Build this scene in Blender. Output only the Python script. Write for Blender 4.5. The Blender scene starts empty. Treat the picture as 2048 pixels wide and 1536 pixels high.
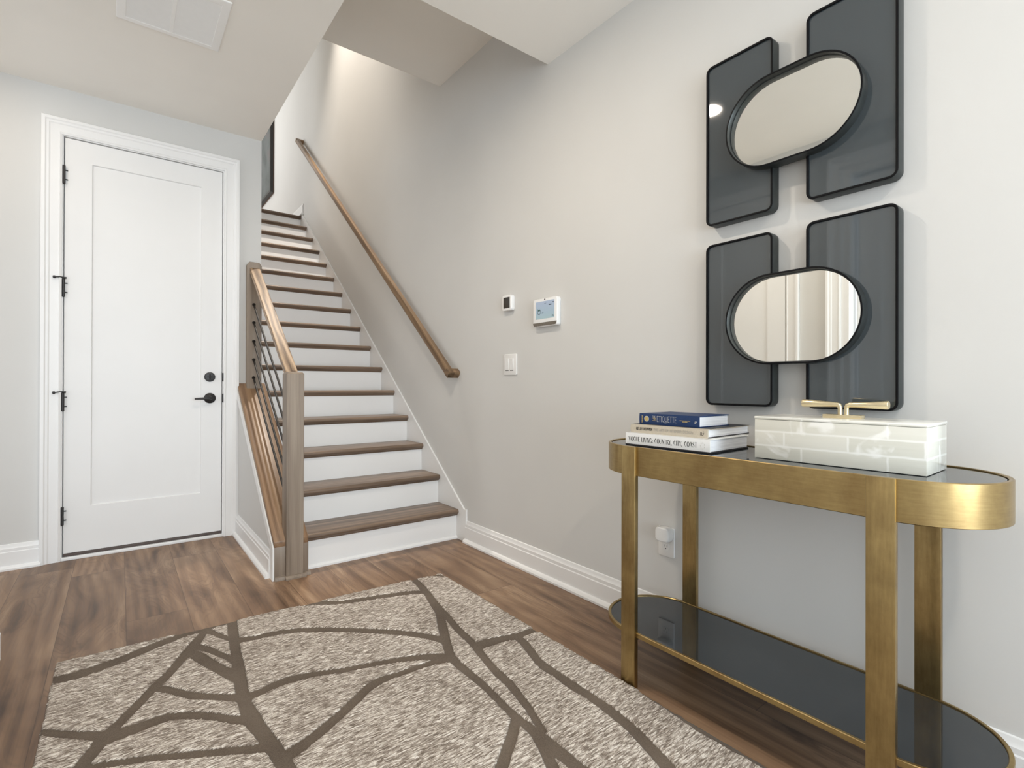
import bpy, bmesh, math, random
import numpy as np
from mathutils import Vector, Matrix

random.seed(4)
scene = bpy.context.scene
COL = scene.collection
PI = math.pi

# ------------------------------------------------------------------ camera
FPX, YAW, CY, PITCH, ROLL = 1025.6, 0.6529, 766.9, 0.003, 0.0027
cam_data = bpy.data.cameras.new('camera')
cam_data.sensor_fit = 'HORIZONTAL'
cam_data.sensor_width = 36.0
cam_data.lens = 36.0 * FPX / 2048.0
cam_data.shift_y = (CY - 768.0) / 2048.0
cam_data.clip_start = 0.02
cam = bpy.data.objects.new('camera', cam_data)
COL.objects.link(cam)
fw = Vector((math.sin(YAW) * math.cos(PITCH), math.cos(YAW) * math.cos(PITCH), math.sin(PITCH)))
rt0 = Vector((math.cos(YAW), -math.sin(YAW), 0))
up0 = rt0.cross(fw)
rt = rt0 * math.cos(ROLL) + up0 * math.sin(ROLL)
up = up0 * math.cos(ROLL) - rt0 * math.sin(ROLL)
cam.matrix_world = Matrix(((rt.x, up.x, -fw.x, 0), (rt.y, up.y, -fw.y, 0), (rt.z, up.z, -fw.z, 1.0), (0, 0, 0, 1)))
scene.camera = cam

# ------------------------------------------------------------------ view, world, lights
vs = scene.view_settings
vs.view_transform = 'Standard'
vs.look = 'None'
vs.exposure = 0.02
vs.gamma = 1.0
vs.use_curve_mapping = False
scene.cycles.diffuse_bounces = 8
scene.cycles.glossy_bounces = 6
scene.cycles.max_bounces = 12
scene.cycles.sample_clamp_indirect = 6.0

world = bpy.data.worlds.new('sky')
scene.world = world
world.use_nodes = True
wb = world.node_tree.nodes['Background']
wb.inputs['Color'].default_value = (0.86, 0.93, 1.0, 1)
wb.inputs['Strength'].default_value = 1.6


def area_light(name, loc, direction, sx, sy, power, color):
    ld = bpy.data.lights.new(name, 'AREA')
    ld.shape = 'RECTANGLE'
    ld.size, ld.size_y = sx, sy
    ld.energy = power
    ld.color = color
    o = bpy.data.objects.new(name, ld)
    COL.objects.link(o)
    o.location = loc
    o.rotation_euler = Vector(direction).to_track_quat('-Z', 'Y').to_euler()
    return o


def spot_light(name, loc, direction, power, color, angle, blend=0.6, radius=0.05):
    ld = bpy.data.lights.new(name, 'SPOT')
    ld.energy = power
    ld.color = color
    ld.spot_size = math.radians(angle)
    ld.spot_blend = blend
    ld.shadow_soft_size = radius
    o = bpy.data.objects.new(name, ld)
    COL.objects.link(o)
    o.location = loc
    o.rotation_euler = Vector(direction).to_track_quat('-Z', 'Y').to_euler()
    return o


DAY = (0.785, 0.90, 1.0)
WARM = (1.0, 0.86, 0.70)
# daylight through the big front window behind the camera and the glazed hall end on the left, plus an added hall fill
area_light('front_window_daylight', (0.62, -3.15, 1.35), (0, 1, 0.42), 1.9, 2.3, 128.0, DAY)
area_light('side_window_daylight', (-0.40, -1.05, 1.30), (0.85, 0.3, 0.9), 0.5, 1.9, 6.0, DAY)
area_light('hall_window_daylight', (-3.1, 3.2, 1.4), (1, 0, 0.1), 1.0, 1.8, 10.0, (0.95, 0.97, 1.0))
area_light('hall_side_fill', (-1.55, 2.62, 1.35), (0.35, 1, 0.35), 1.2, 1.9, 5.0, (1.0, 0.97, 0.94))  # fill light added to brighten the back wall and hall ceiling
# light of the upper storey
area_light('upper_fill', (-0.9, 8.6, 4.7), (1, -0.1, -0.1), 1.8, 1.6, 72.0, (0.98, 0.98, 0.96))  # general area light added to brighten the upper storey, no known window
spot_light('upper_downlight', (1.47, 4.62, 5.84), (0.08, 0.06, -1), 780.0, (1.0, 0.90, 0.79), 66, 0.9, 0.06)

W = 1.761       # right wall face
YB = 3.84       # back wall face
ZC = 2.668      # ceiling height
XS = 0.767      # stair side of the wall left of the upper flight


# ------------------------------------------------------------------ materials
def new_mat(name):
    m = bpy.data.materials.new(name)
    m.use_nodes = True
    nt = m.node_tree
    return m, nt, nt.nodes['Principled BSDF']


def nd(nt, typ, **kw):
    n = nt.nodes.new(typ)
    for k, v in kw.items():
        if k in n.inputs.keys():
            n.inputs[k].default_value = v
        else:
            setattr(n, k, v)
    return n


def ramp(nt, fac, stops):
    r = nt.nodes.new('ShaderNodeValToRGB')
    e = r.color_ramp.elements
    while len(e) < len(stops):
        e.new(0.5)
    for i, (p, c) in enumerate(stops):
        e[i].position = p
        e[i].color = (*c, 1) if len(c) == 3 else c
    nt.links.new(fac, r.inputs['Fac'])
    return r.outputs['Color']


def mathn(nt, op, a, b=None, c=None):
    n = nt.nodes.new('ShaderNodeMath')
    n.operation = op
    for i, v in enumerate((a, b, c)):
        if v is None:
            continue
        if isinstance(v, (int, float)):
            n.inputs[i].default_value = v
        else:
            nt.links.new(v, n.inputs[i])
    return n.outputs[0]


def mixc(nt, fac, a, b, mode='MIX'):
    n = nt.nodes.new('ShaderNodeMix')
    n.data_type = 'RGBA'
    n.blend_type = mode
    for i, v in ((0, fac), (6, a), (7, b)):
        if isinstance(v, (int, float)):
            n.inputs[i].default_value = v
        elif isinstance(v, tuple):
            n.inputs[i].default_value = (*v, 1) if len(v) == 3 else v
        else:
            nt.links.new(v, n.inputs[i])
    return n.outputs[2]


def bump(nt, bsdf, height, strength, dist=0.002):
    b = nt.nodes.new('ShaderNodeBump')
    b.inputs['Strength'].default_value = strength
    b.inputs['Distance'].default_value = dist
    nt.links.new(height, b.inputs['Height'])
    nt.links.new(b.outputs['Normal'], bsdf.inputs['Normal'])


def paint(name, col, rough, spec=0.4, grain=0.08):
    m, nt, b = new_mat(name)
    tc = nd(nt, 'ShaderNodeTexCoord')
    n = nd(nt, 'ShaderNodeTexNoise', Scale=3.0, Detail=2.0)
    nt.links.new(tc.outputs['Object'], n.inputs['Vector'])
    c2 = tuple(x * 0.975 for x in col)
    nt.links.new(ramp(nt, n.outputs['Fac'], [(0.3, c2), (0.7, col)]), b.inputs['Base Color'])
    b.inputs['Roughness'].default_value = rough
    b.inputs['Specular IOR Level'].default_value = spec
    n2 = nd(nt, 'ShaderNodeTexNoise', Scale=350.0, Detail=2.0)
    nt.links.new(tc.outputs['Object'], n2.inputs['Vector'])
    bump(nt, b, n2.outputs['Fac'], grain, 0.001)
    return m


def plain(name, col, rough=0.5, metal=0.0, spec=0.5, var=0.06, scale=40.0):
    m, nt, b = new_mat(name)
    tc = nd(nt, 'ShaderNodeTexCoord')
    n = nd(nt, 'ShaderNodeTexNoise', Scale=scale, Detail=3.0)
    nt.links.new(tc.outputs['Object'], n.inputs['Vector'])
    lo = tuple(x * (1 - var) for x in col)
    hi = tuple(min(1, x * (1 + var)) for x in col)
    nt.links.new(ramp(nt, n.outputs['Fac'], [(0.3, lo), (0.7, hi)]), b.inputs['Base Color'])
    b.inputs['Roughness'].default_value = rough
    b.inputs['Metallic'].default_value = metal
    b.inputs['Specular IOR Level'].default_value = spec
    return m


def wood(name, dark, mid, light, axis, rough=0.42, fine=1.0, figure=0.5):
    """stained oak: long grain along the given axis, open pores, cathedral figure"""
    m, nt, b = new_mat(name)
    tc = nd(nt, 'ShaderNodeTexCoord')
    oi = nd(nt, 'ShaderNodeObjectInfo')
    off = nd(nt, 'ShaderNodeVectorMath', operation='SCALE')
    cmb = nd(nt, 'ShaderNodeCombineXYZ')
    for i in range(3):
        nt.links.new(oi.outputs['Random'], cmb.inputs[i])
    nt.links.new(cmb.outputs[0], off.inputs[0])
    off.inputs['Scale'].default_value = 7.0
    add = nd(nt, 'ShaderNodeVectorMath', operation='ADD')
    nt.links.new(tc.outputs['Object'], add.inputs[0])
    nt.links.new(off.outputs[0], add.inputs[1])

    def stretched(across, along):
        mp = nd(nt, 'ShaderNodeMapping')
        sc = [across] * 3
        sc['XYZ'.index(axis)] = along
        mp.inputs['Scale'].default_value = sc
        nt.links.new(add.outputs[0], mp.inputs['Vector'])
        return mp.outputs[0]
    n1 = nd(nt, 'ShaderNodeTexNoise', Scale=1.0, Detail=5.0, Distortion=0.6)
    nt.links.new(stretched(14 * fine, 0.9 * fine), n1.inputs['Vector'])
    n2 = nd(nt, 'ShaderNodeTexNoise', Scale=1.0, Detail=3.0)
    nt.links.new(stretched(190 * fine, 5.0 * fine), n2.inputs['Vector'])
    wv = nd(nt, 'ShaderNodeTexWave', wave_type='RINGS', rings_direction=axis, Scale=1.0, Distortion=7.0, Detail=2.5)
    wv.inputs['Detail Scale'].default_value = 0.8
    nt.links.new(stretched(9 * fine, 1.1 * fine), wv.inputs['Vector'])
    f = mathn(nt, 'ADD', mathn(nt, 'MULTIPLY', n1.outputs['Fac'], 1.0 - figure * 0.5),
              mathn(nt, 'MULTIPLY', wv.outputs['Fac'], figure * 0.5))
    f = mathn(nt, 'ADD', mathn(nt, 'MULTIPLY', f, 0.72), mathn(nt, 'MULTIPLY', n2.outputs['Fac'], 0.28))
    nt.links.new(ramp(nt, f, [(0.28, dark), (0.47, mid), (0.72, light)]), b.inputs['Base Color'])
    b.inputs['Roughness'].default_value = rough
    bump(nt, b, n2.outputs['Fac'], 0.18, 0.001)
    return m


def brass(name, col, dark, rough, brush=(25, 25, 220)):
    m, nt, b = new_mat(name)
    tc = nd(nt, 'ShaderNodeTexCoord')
    n = nd(nt, 'ShaderNodeTexNoise', Scale=9.0, Detail=6.0, Roughness=0.65)
    mp = nd(nt, 'ShaderNodeMapping')
    mp.inputs['Scale'].default_value = (1, 1, 0.7)
    nt.links.new(tc.outputs['Object'], mp.inputs['Vector'])
    nt.links.new(mp.outputs[0], n.inputs['Vector'])
    n2 = nd(nt, 'ShaderNodeTexNoise', Scale=1.0, Detail=4.0)
    mp2 = nd(nt, 'ShaderNodeMapping')
    mp2.inputs['Scale'].default_value = brush
    nt.links.new(tc.outputs['Object'], mp2.inputs['Vector'])
    nt.links.new(mp2.outputs[0], n2.inputs['Vector'])
    f = mathn(nt, 'ADD', mathn(nt, 'MULTIPLY', n.outputs['Fac'], 0.75), mathn(nt, 'MULTIPLY', n2.outputs['Fac'], 0.25))
    nt.links.new(ramp(nt, f, [(0.32, dark), (0.62, col)]), b.inputs['Base Color'])
    b.inputs['Metallic'].default_value = 1.0
    nt.links.new(mathn(nt, 'MULTIPLY_ADD', n.outputs['Fac'], -0.08, rough + 0.04), b.inputs['Roughness'])
    bump(nt, b, n2.outputs['Fac'], 0.03, 0.0004)
    return m


def floor_material():
    m, nt, b = new_mat('oak_floor_planks')
    tc = nd(nt, 'ShaderNodeTexCoord')
    sp = nd(nt, 'ShaderNodeSeparateXYZ')
    nt.links.new(tc.outputs['Object'], sp.inputs[0])
    X, Y = sp.outputs[0], sp.outputs[1]
    u = mathn(nt, 'DIVIDE', mathn(nt, 'SUBTRACT', X, 0.025), 0.2195)
    idx = mathn(nt, 'FLOOR', u)
    fx = mathn(nt, 'SUBTRACT', u, idx)
    wn = nd(nt, 'ShaderNodeTexWhiteNoise', noise_dimensions='1D')
    nt.links.new(idx, wn.inputs['W'])
    v = mathn(nt, 'ADD', mathn(nt, 'DIVIDE', Y, 1.9), wn.outputs['Value'])
    idy = mathn(nt, 'FLOOR', v)
    fy = mathn(nt, 'SUBTRACT', v, idy)
    wid = nd(nt, 'ShaderNodeTexWhiteNoise', noise_dimensions='2D')
    cid = nd(nt, 'ShaderNodeCombineXYZ')
    nt.links.new(idx, cid.inputs[0])
    nt.links.new(idy, cid.inputs[1])
    nt.links.new(cid.outputs[0], wid.inputs['Vector'])
    rnd = wid.outputs['Value']
    # coordinates shifted for every board
    sh = mathn(nt, 'MULTIPLY', rnd, 37.0)
    cv = nd(nt, 'ShaderNodeCombineXYZ')
    nt.links.new(mathn(nt, 'ADD', X, sh), cv.inputs[0])
    nt.links.new(mathn(nt, 'ADD', Y, sh), cv.inputs[1])
    nt.links.new(sh, cv.inputs[2])

    def st(sx, sy):
        mp = nd(nt, 'ShaderNodeMapping')
        mp.inputs['Scale'].default_value = (sx, sy, 1)
        nt.links.new(cv.outputs[0], mp.inputs['Vector'])
        return mp.outputs[0]
    big = nd(nt, 'ShaderNodeTexNoise', Scale=1.0, Detail=3.0, Distortion=1.2)
    nt.links.new(st(6, 1.3), big.inputs['Vector'])
    fine = nd(nt, 'ShaderNodeTexNoise', Scale=1.0, Detail=4.0)
    nt.links.new(st(130, 4.0), fine.inputs['Vector'])
    wv = nd(nt, 'ShaderNodeTexWave', wave_type='BANDS', bands_direction='X', Scale=1.0, Distortion=22.0, Detail=2.0)
    wv.inputs['Detail Scale'].default_value = 0.45
    nt.links.new(st(5, 0.8), wv.inputs['Vector'])
    f = mathn(nt, 'ADD', mathn(nt, 'MULTIPLY', big.outputs['Fac'], 0.66), mathn(nt, 'MULTIPLY', wv.outputs['Fac'], 0.10))
    f = mathn(nt, 'ADD', f, mathn(nt, 'MULTIPLY', fine.outputs['Fac'], 0.24))
    base = ramp(nt, f, [(0.27, (0.070, 0.038, 0.021)), (0.43, (0.190, 0.112, 0.065)), (0.58, (0.290, 0.184, 0.112)), (0.74, (0.43, 0.300, 0.195))])
    # fine cathedral figure: thin rings warped by the broad grain
    ringc = mathn(nt, 'ADD', mathn(nt, 'MULTIPLY', X, 60.0), mathn(nt, 'MULTIPLY', big.outputs['Fac'], 95.0))
    ringl = mathn(nt, 'POWER', mathn(nt, 'MULTIPLY_ADD', mathn(nt, 'SINE', ringc), 0.5, 0.5), 3.0)
    fig = nd(nt, 'ShaderNodeTexNoise', Scale=1.0, Detail=2.0)
    nt.links.new(st(5, 1.6), fig.inputs['Vector'])
    figm = ramp(nt, fig.outputs['Fac'], [(0.42, (0, 0, 0)), (0.62, (1, 1, 1))])
    base = mixc(nt, mathn(nt, 'MULTIPLY', mathn(nt, 'MULTIPLY', ringl, figm), 0.34), base, (0.10, 0.060, 0.038))
    # whole boards a little lighter / darker
    base = mixc(nt, 0.75, base, ramp(nt, rnd, [(0.0, (0.62, 0.59, 0.56)), (0.5, (0.95, 0.94, 0.92)), (1.0, (1.22, 1.22, 1.22))]), 'MULTIPLY')
    # knots
    vo = nd(nt, 'ShaderNodeTexVoronoi', Scale=1.0)
    nz = nd(nt, 'ShaderNodeTexNoise', Scale=18.0, Detail=2.0)
    nt.links.new(cv.outputs[0], nz.inputs['Vector'])
    vadd = nd(nt, 'ShaderNodeVectorMath', operation='MULTIPLY_ADD')
    nt.links.new(nz.outputs['Color'], vadd.inputs[0])
    vadd.inputs[1].default_value = (0.25, 0.25, 0)
    nt.links.new(st(5.5, 2.2), vadd.inputs[2])
    nt.links.new(vadd.outputs[0], vo.inputs['Vector'])
    sep = nd(nt, 'ShaderNodeSeparateColor')
    nt.links.new(vo.outputs['Color'], sep.inputs[0])
    rare = mathn(nt, 'GREATER_THAN', sep.outputs[0], 0.52)
    kn = ramp(nt, vo.outputs['Distance'], [(0.05, (0.8, 0.8, 0.8)), (0.22, (0, 0, 0))])
    kfac = mathn(nt, 'MULTIPLY', kn, rare)
    base = mixc(nt, kfac, base, (0.035, 0.020, 0.013))
    # seams
    ex = mathn(nt, 'MINIMUM', fx, mathn(nt, 'SUBTRACT', 1.0, fx))
    ey = mathn(nt, 'MINIMUM', fy, mathn(nt, 'SUBTRACT', 1.0, fy))
    seam = mathn(nt, 'MAXIMUM', mathn(nt, 'LESS_THAN', ex, 0.0052), mathn(nt, 'LESS_THAN', ey, 0.0007))
    base = mixc(nt, mathn(nt, 'MULTIPLY', seam, 0.6), base, (0.055, 0.032, 0.02))
    nt.links.new(base, b.inputs['Base Color'])
    nt.links.new(mathn(nt, 'MULTIPLY_ADD', fine.outputs['Fac'], 0.18, 0.33), b.inputs['Roughness'])
    b.inputs['Specular IOR Level'].default_value = 0.45
    h = mathn(nt, 'SUBTRACT', mathn(nt, 'MULTIPLY', fine.outputs['Fac'], 0.25), seam)
    bump(nt, b, h, 0.35, 0.0012)
    return m


def rug_material():
    m, nt, b = new_mat('rug_wool')
    tc = nd(nt, 'ShaderNodeTexCoord')
    at = nd(nt, 'ShaderNodeAttribute', attribute_name='vein')
    jit = nd(nt, 'ShaderNodeTexNoise', Scale=160.0, Detail=2.0)
    nt.links.new(tc.outputs['Object'], jit.inputs['Vector'])
    sd = mathn(nt, 'ADD', at.outputs['Fac'], mathn(nt, 'MULTIPLY_ADD', jit.outputs['Fac'], 0.006, -0.003))
    mr = nd(nt, 'ShaderNodeMapRange')
    mr.inputs['From Min'].default_value = -0.0012
    mr.inputs['From Max'].default_value = 0.0012
    nt.links.new(sd, mr.inputs['Value'])
    isfield = mr.outputs['Result']
    # yarn rows running across the rug
    mp = nd(nt, 'ShaderNodeMapping')
    mp.inputs['Scale'].default_value = (36, 225, 60)
    mp.inputs['Rotation'].default_value = (0, 0, 0.02)
    nt.links.new(tc.outputs['Object'], mp.inputs['Vector'])
    yarn = nd(nt, 'ShaderNodeTexNoise', Scale=1.0, Detail=2.5, Roughness=0.55, Distortion=0.35)
    nt.links.new(mp.outputs[0], yarn.inputs['Vector'])
    fibre = nd(nt, 'ShaderNodeTexNoise', Scale=420.0, Detail=3.0, Roughness=0.7)
    nt.links.new(tc.outputs['Object'], fibre.inputs['Vector'])
    wide = nd(nt, 'ShaderNodeTexNoise', Scale=5.0, Detail=2.0)
    nt.links.new(tc.outputs['Object'], wide.inputs['Vector'])
    f = mathn(nt, 'ADD', mathn(nt, 'MULTIPLY', yarn.outputs['Fac'], 0.62), mathn(nt, 'MULTIPLY', fibre.outputs['Fac'], 0.28))
    f = mathn(nt, 'ADD', f, mathn(nt, 'MULTIPLY', wide.outputs['Fac'], 0.10))
    field = ramp(nt, f, [(0.40, (0.17, 0.135, 0.108)), (0.48, (0.34, 0.29, 0.245)), (0.53, (0.55, 0.49, 0.43)), (0.60, (0.86, 0.81, 0.75))])
    vein = ramp(nt, mathn(nt, 'ADD', mathn(nt, 'MULTIPLY', fibre.outputs['Fac'], 0.6), mathn(nt, 'MULTIPLY', wide.outputs['Fac'], 0.4)),
                [(0.35, (0.085, 0.064, 0.048)), (0.68, (0.185, 0.148, 0.115))])
    nt.links.new(mixc(nt, isfield, vein, field), b.inputs['Base Color'])
    b.inputs['Roughness'].default_value = 0.95
    b.inputs['Specular IOR Level'].default_value = 0.1
    b.inputs['Sheen Weight'].default_value = 0.08
    hh = mathn(nt, 'MULTIPLY', f, mathn(nt, 'MULTIPLY_ADD', isfield, 0.8, 0.2))
    bump(nt, b, hh, 0.9, 0.006)
    return m


def selenite_material():
    m, nt, b = new_mat('selenite_inlay')
    tc = nd(nt, 'ShaderNodeTexCoord')
    sp = nd(nt, 'ShaderNodeSeparateXYZ')
    nt.links.new(tc.outputs['Object'], sp.inputs[0])
    geo = nd(nt, 'ShaderNodeNewGeometry')
    cb = nd(nt, 'ShaderNodeCombineXYZ')
    nt.links.new(mathn(nt, 'SUBTRACT', mathn(nt, 'MULTIPLY', sp.outputs[0], 1.35), mathn(nt, 'ADD', sp.outputs[1], 0.0)), cb.inputs[0])
    nt.links.new(sp.outputs[2], cb.inputs[1])
    br = nd(nt, 'ShaderNodeTexBrick', offset=0.37, squash=1.25, squash_frequency=2)
    br.inputs['Scale'].default_value = 1.0
    br.inputs['Brick Width'].default_value = 0.155
    br.inputs['Row Height'].default_value = 0.0397
    br.inputs['Mortar Size'].default_value = 0.0042
    br.inputs['Mortar Smooth'].default_value = 0.9
    br.inputs['Bias'].default_value = 0.0
    br.inputs['Color1'].default_value = (0.60, 0.595, 0.52, 1)
    br.inputs['Color2'].default_value = (0.70, 0.69, 0.62, 1)
    br.inputs['Mortar'].default_value = (0.84, 0.84, 0.80, 1)
    wob = nd(nt, 'ShaderNodeTexNoise', Scale=26.0, Detail=2.0)
    nt.links.new(tc.outputs['Object'], wob.inputs['Vector'])
    wv_ = nd(nt, 'ShaderNodeVectorMath', operation='MULTIPLY_ADD')
    nt.links.new(wob.outputs['Color'], wv_.inputs[0])
    wv_.inputs[1].default_value = (0.006, 0.0035, 0)
    nt.links.new(cb.outputs[0], wv_.inputs[2])
    nt.links.new(wv_.outputs[0], br.inputs['Vector'])
    mp = nd(nt, 'ShaderNodeMapping')
    mp.inputs['Scale'].default_value = (20, 6, 90)
    nt.links.new(tc.outputs['Object'], mp.inputs['Vector'])
    n = nd(nt, 'ShaderNodeTexNoise', Scale=1.0, Detail=4.0, Distortion=0.4)
    nt.links.new(mp.outputs[0], n.inputs['Vector'])
    chips = nd(nt, 'ShaderNodeTexNoise', Scale=14.0, Detail=3.0, Distortion=1.0)
    nt.links.new(tc.outputs['Object'], chips.inputs['Vector'])
    c = mixc(nt, mathn(nt, 'MULTIPLY', n.outputs['Fac'], 0.45), br.outputs['Color'], (0.82, 0.815, 0.76))
    c = mixc(nt, ramp(nt, chips.outputs['Fac'], [(0.60, (0, 0, 0)), (0.70, (0.75, 0.75, 0.75))]), c, (0.90, 0.90, 0.87))
    nt.links.new(c, b.inputs['Base Color'])
    b.inputs['Roughness'].default_value = 0.22
    b.inputs['Coat Weight'].default_value = 0.3
    b.inputs['Coat Roughness'].default_value = 0.1
    return m


def pages_material():
    m, nt, b = new_mat('book_pages')
    tc = nd(nt, 'ShaderNodeTexCoord')
    mp = nd(nt, 'ShaderNodeMapping')
    mp.inputs['Scale'].default_value = (2, 2, 900)
    nt.links.new(tc.outputs['Object'], mp.inputs['Vector'])
    n = nd(nt, 'ShaderNodeTexNoise', Scale=1.0, Detail=2.0)
    nt.links.new(mp.outputs[0], n.inputs['Vector'])
    nt.links.new(ramp(nt, n.outputs['Fac'], [(0.3, (0.62, 0.63, 0.66)), (0.6, (0.86, 0.87, 0.89))]), b.inputs['Base Color'])
    b.inputs['Roughness'].default_value = 0.8
    return m


def screen_material():
    m, nt, b = new_mat('alarm_screen')
    tc = nd(nt, 'ShaderNodeTexCoord')
    sp = nd(nt, 'ShaderNodeSeparateXYZ')
    nt.links.new(tc.outputs['Generated'], sp.inputs[0])
    c = ramp(nt, sp.outputs[2], [(0.0, (0.33, 0.45, 0.45)), (0.35, (0.33, 0.43, 0.48)), (1.0, (0.36, 0.42, 0.52))])
    b.inputs['Base Color'].default_value = (0.05, 0.05, 0.06, 1)
    nt.links.new(c, b.inputs['Emission Color'])
    b.inputs['Emission Strength'].default_value = 0.9
    b.inputs['Roughness'].default_value = 0.25
    return m


def art_material():
    m, nt, b = new_mat('picture_print')
    tc = nd(nt, 'ShaderNodeTexCoord')
    n = nd(nt, 'ShaderNodeTexNoise', Scale=2.2, Detail=4.0, Distortion=1.5)
    nt.links.new(tc.outputs['Object'], n.inputs['Vector'])
    nt.links.new(ramp(nt, n.outputs['Fac'], [(0.3, (0.035, 0.045, 0.045)), (0.5, (0.085, 0.10, 0.10)), (0.7, (0.12, 0.095, 0.10))]), b.inputs['Base Color'])
    b.inputs['Roughness'].default_value = 0.45
    return m


def lamp_material():
    m, nt, b = new_mat('downlight_lens')
    b.inputs['Base Color'].default_value = (0.9, 0.88, 0.84, 1)
    b.inputs['Emission Color'].default_value = (1.0, 0.86, 0.68, 1)
    b.inputs['Emission Strength'].default_value = 14.0
    return m


M_WALL = paint('wall_paint_warm_grey', (0.638, 0.634, 0.618), 0.62)
M_CEIL = paint('ceiling_paint', (0.86, 0.835, 0.785), 0.8, 0.2)
M_TRIM = paint('trim_paint_white', (0.83, 0.83, 0.825), 0.38, 0.5, 0.03)
M_DOOR = paint('door_paint_white', (0.815, 0.815, 0.81), 0.42, 0.5, 0.03)
M_FLOOR = floor_material()
M_RUG = rug_material()
OAK_D, OAK_M, OAK_L = (0.045, 0.028, 0.018), (0.135, 0.085, 0.053), (0.25, 0.165, 0.105)
M_TREAD = wood('oak_stain_treads', (0.062, 0.040, 0.026), (0.145, 0.100, 0.069), (0.27, 0.195, 0.140), 'X', 0.33, 1.0, 0.3)
M_RAIL = wood('oak_stain_rail', (0.060, 0.033, 0.016), (0.165, 0.100, 0.050), (0.29, 0.19, 0.105), 'Y', 0.42, 1.0, 0.45)
M_RAILTOP = wood('oak_stain_balustrade', (0.105, 0.062, 0.034), (0.27, 0.178, 0.105), (0.50, 0.36, 0.235), 'Y', 0.42, 2.0, 1.0)
M_NEWEL = wood('oak_stain_newel', (0.125, 0.094, 0.068), (0.225, 0.175, 0.132), (0.32, 0.26, 0.20), 'Z', 0.45, 1.0, 0.2)
M_CAP = wood('oak_stain_cap', (0.105, 0.058, 0.030), (0.225, 0.132, 0.072), (0.35, 0.225, 0.13), 'Y', 0.38, 1.0, 0.35)
M_BRASS = brass('antique_brass', (0.48, 0.355, 0.160), (0.31, 0.210, 0.092), 0.29)
M_BRASSLEG = brass('antique_brass_legs', (0.47, 0.345, 0.155), (0.27, 0.185, 0.082), 0.31, (170, 170, 16))
M_BRASS2 = brass('satin_brass_handle', (0.80, 0.70, 0.48), (0.66, 0.55, 0.35), 0.30)
M_BLACK = plain('black_metal', (0.018, 0.017, 0.017), 0.42, 0.0, 0.5)
M_IRON = plain('dark_bronze_rods', (0.022, 0.018, 0.015), 0.42, 0.3, 0.5)
M_FRAME = plain('art_frame_sheen', (0.045, 0.051, 0.050), 0.36, 0.5, 0.5)  # black frame; window reflection on its sides is lightened into the colour
M_LIP = plain('art_lip_black', (0.005, 0.005, 0.006), 0.5, 0.0, 0.12)  # same black frame's front, without the painted reflection
M_SMOKE = plain('smoked_glass_panel', (0.045, 0.056, 0.063), 0.03, 0.0, 1.0, 0.03, 2.0)
M_TOPGLASS = plain('dark_table_glass', (0.016, 0.021, 0.026), 0.04, 0.0, 0.95, 0.03, 2.0)
M_MIRROR = plain('mirror_silver', (0.94, 0.935, 0.89), 0.015, 1.0, 0.5, 0.01, 2.0)
M_PLASTIC = plain('white_plastic', (0.80, 0.80, 0.79), 0.35, 0.0, 0.5, 0.01)
M_VENT = plain('vent_enamel', (0.86, 0.855, 0.84), 0.4, 0.0, 0.5, 0.01)
M_SLOT = plain('dark_slot', (0.015, 0.014, 0.013), 0.6)
M_GRILLE = plain('grey_speaker_cloth', (0.17, 0.15, 0.125), 0.8, 0.0, 0.2, 0.25, 300.0)
M_DISPLAY = plain('thermostat_glass', (0.035, 0.030, 0.024), 0.12)
M_SCREEN = screen_material()
M_INK = plain('screen_ink_dark', (0.02, 0.035, 0.05), 0.4)
M_GREEN = plain('screen_ink_green', (0.015, 0.10, 0.06), 0.4)
M_SELENITE = selenite_material()
M_PAGES = pages_material()
M_NAVY = plain('navy_book_cloth', (0.012, 0.036, 0.115), 0.5, 0.0, 0.4, 0.08, 200.0)
M_BEIGE = plain('beige_book_cloth', (0.52, 0.465, 0.375), 0.6, 0.0, 0.3, 0.05, 200.0)
M_WHITEBOOK = plain('white_book_jacket', (0.82, 0.82, 0.81), 0.4, 0.0, 0.5, 0.01)
M_DARKBOARD = plain('dark_book_board', (0.016, 0.016, 0.020), 0.5)
M_GOLD = plain('gold_foil', (0.66, 0.52, 0.22), 0.35, 0.6)
M_SILVERINK = plain('pale_foil', (0.60, 0.60, 0.56), 0.4)
M_GREYINK = plain('grey_ink', (0.36, 0.34, 0.31), 0.6)
M_BLACKINK = plain('black_ink', (0.03, 0.028, 0.026), 0.6)
M_SWEEP = plain('dark_door_sweep', (0.085, 0.065, 0.058), 0.6)
M_PICFRAME = plain('picture_frame_black', (0.022, 0.020, 0.019), 0.45)
M_PICSHADE = wood('picture_contact_shade', (0.10, 0.05, 0.03), (0.20, 0.10, 0.06), (0.28, 0.16, 0.10), 'Z')  # brown tone painted for the shadow edge between frame and wall
M_ART = art_material()
M_LAMP = lamp_material()


# ------------------------------------------------------------------ mesh helpers
def box(bm, x0, x1, y0, y1, z0, z1, bev=0.0, seg=2):
    g = bmesh.ops.create_cube(bm, size=1.0)
    vs_ = g['verts']
    bmesh.ops.scale(bm, vec=(x1 - x0, y1 - y0, z1 - z0), verts=vs_)
    bmesh.ops.translate(bm, vec=((x0 + x1) / 2, (y0 + y1) / 2, (z0 + z1) / 2), verts=vs_)
    if bev > 0:
        es = {e for v in vs_ for e in v.link_edges}
        bmesh.ops.bevel(bm, geom=list(es), offset=bev, segments=seg, profile=0.5, affect='EDGES')
    return vs_


AX = {'X': lambda a, p: (a, p[0], p[1]), 'Y': lambda a, p: (p[0], a, p[1]), 'Z': lambda a, p: (p[0], p[1], a)}


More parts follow.
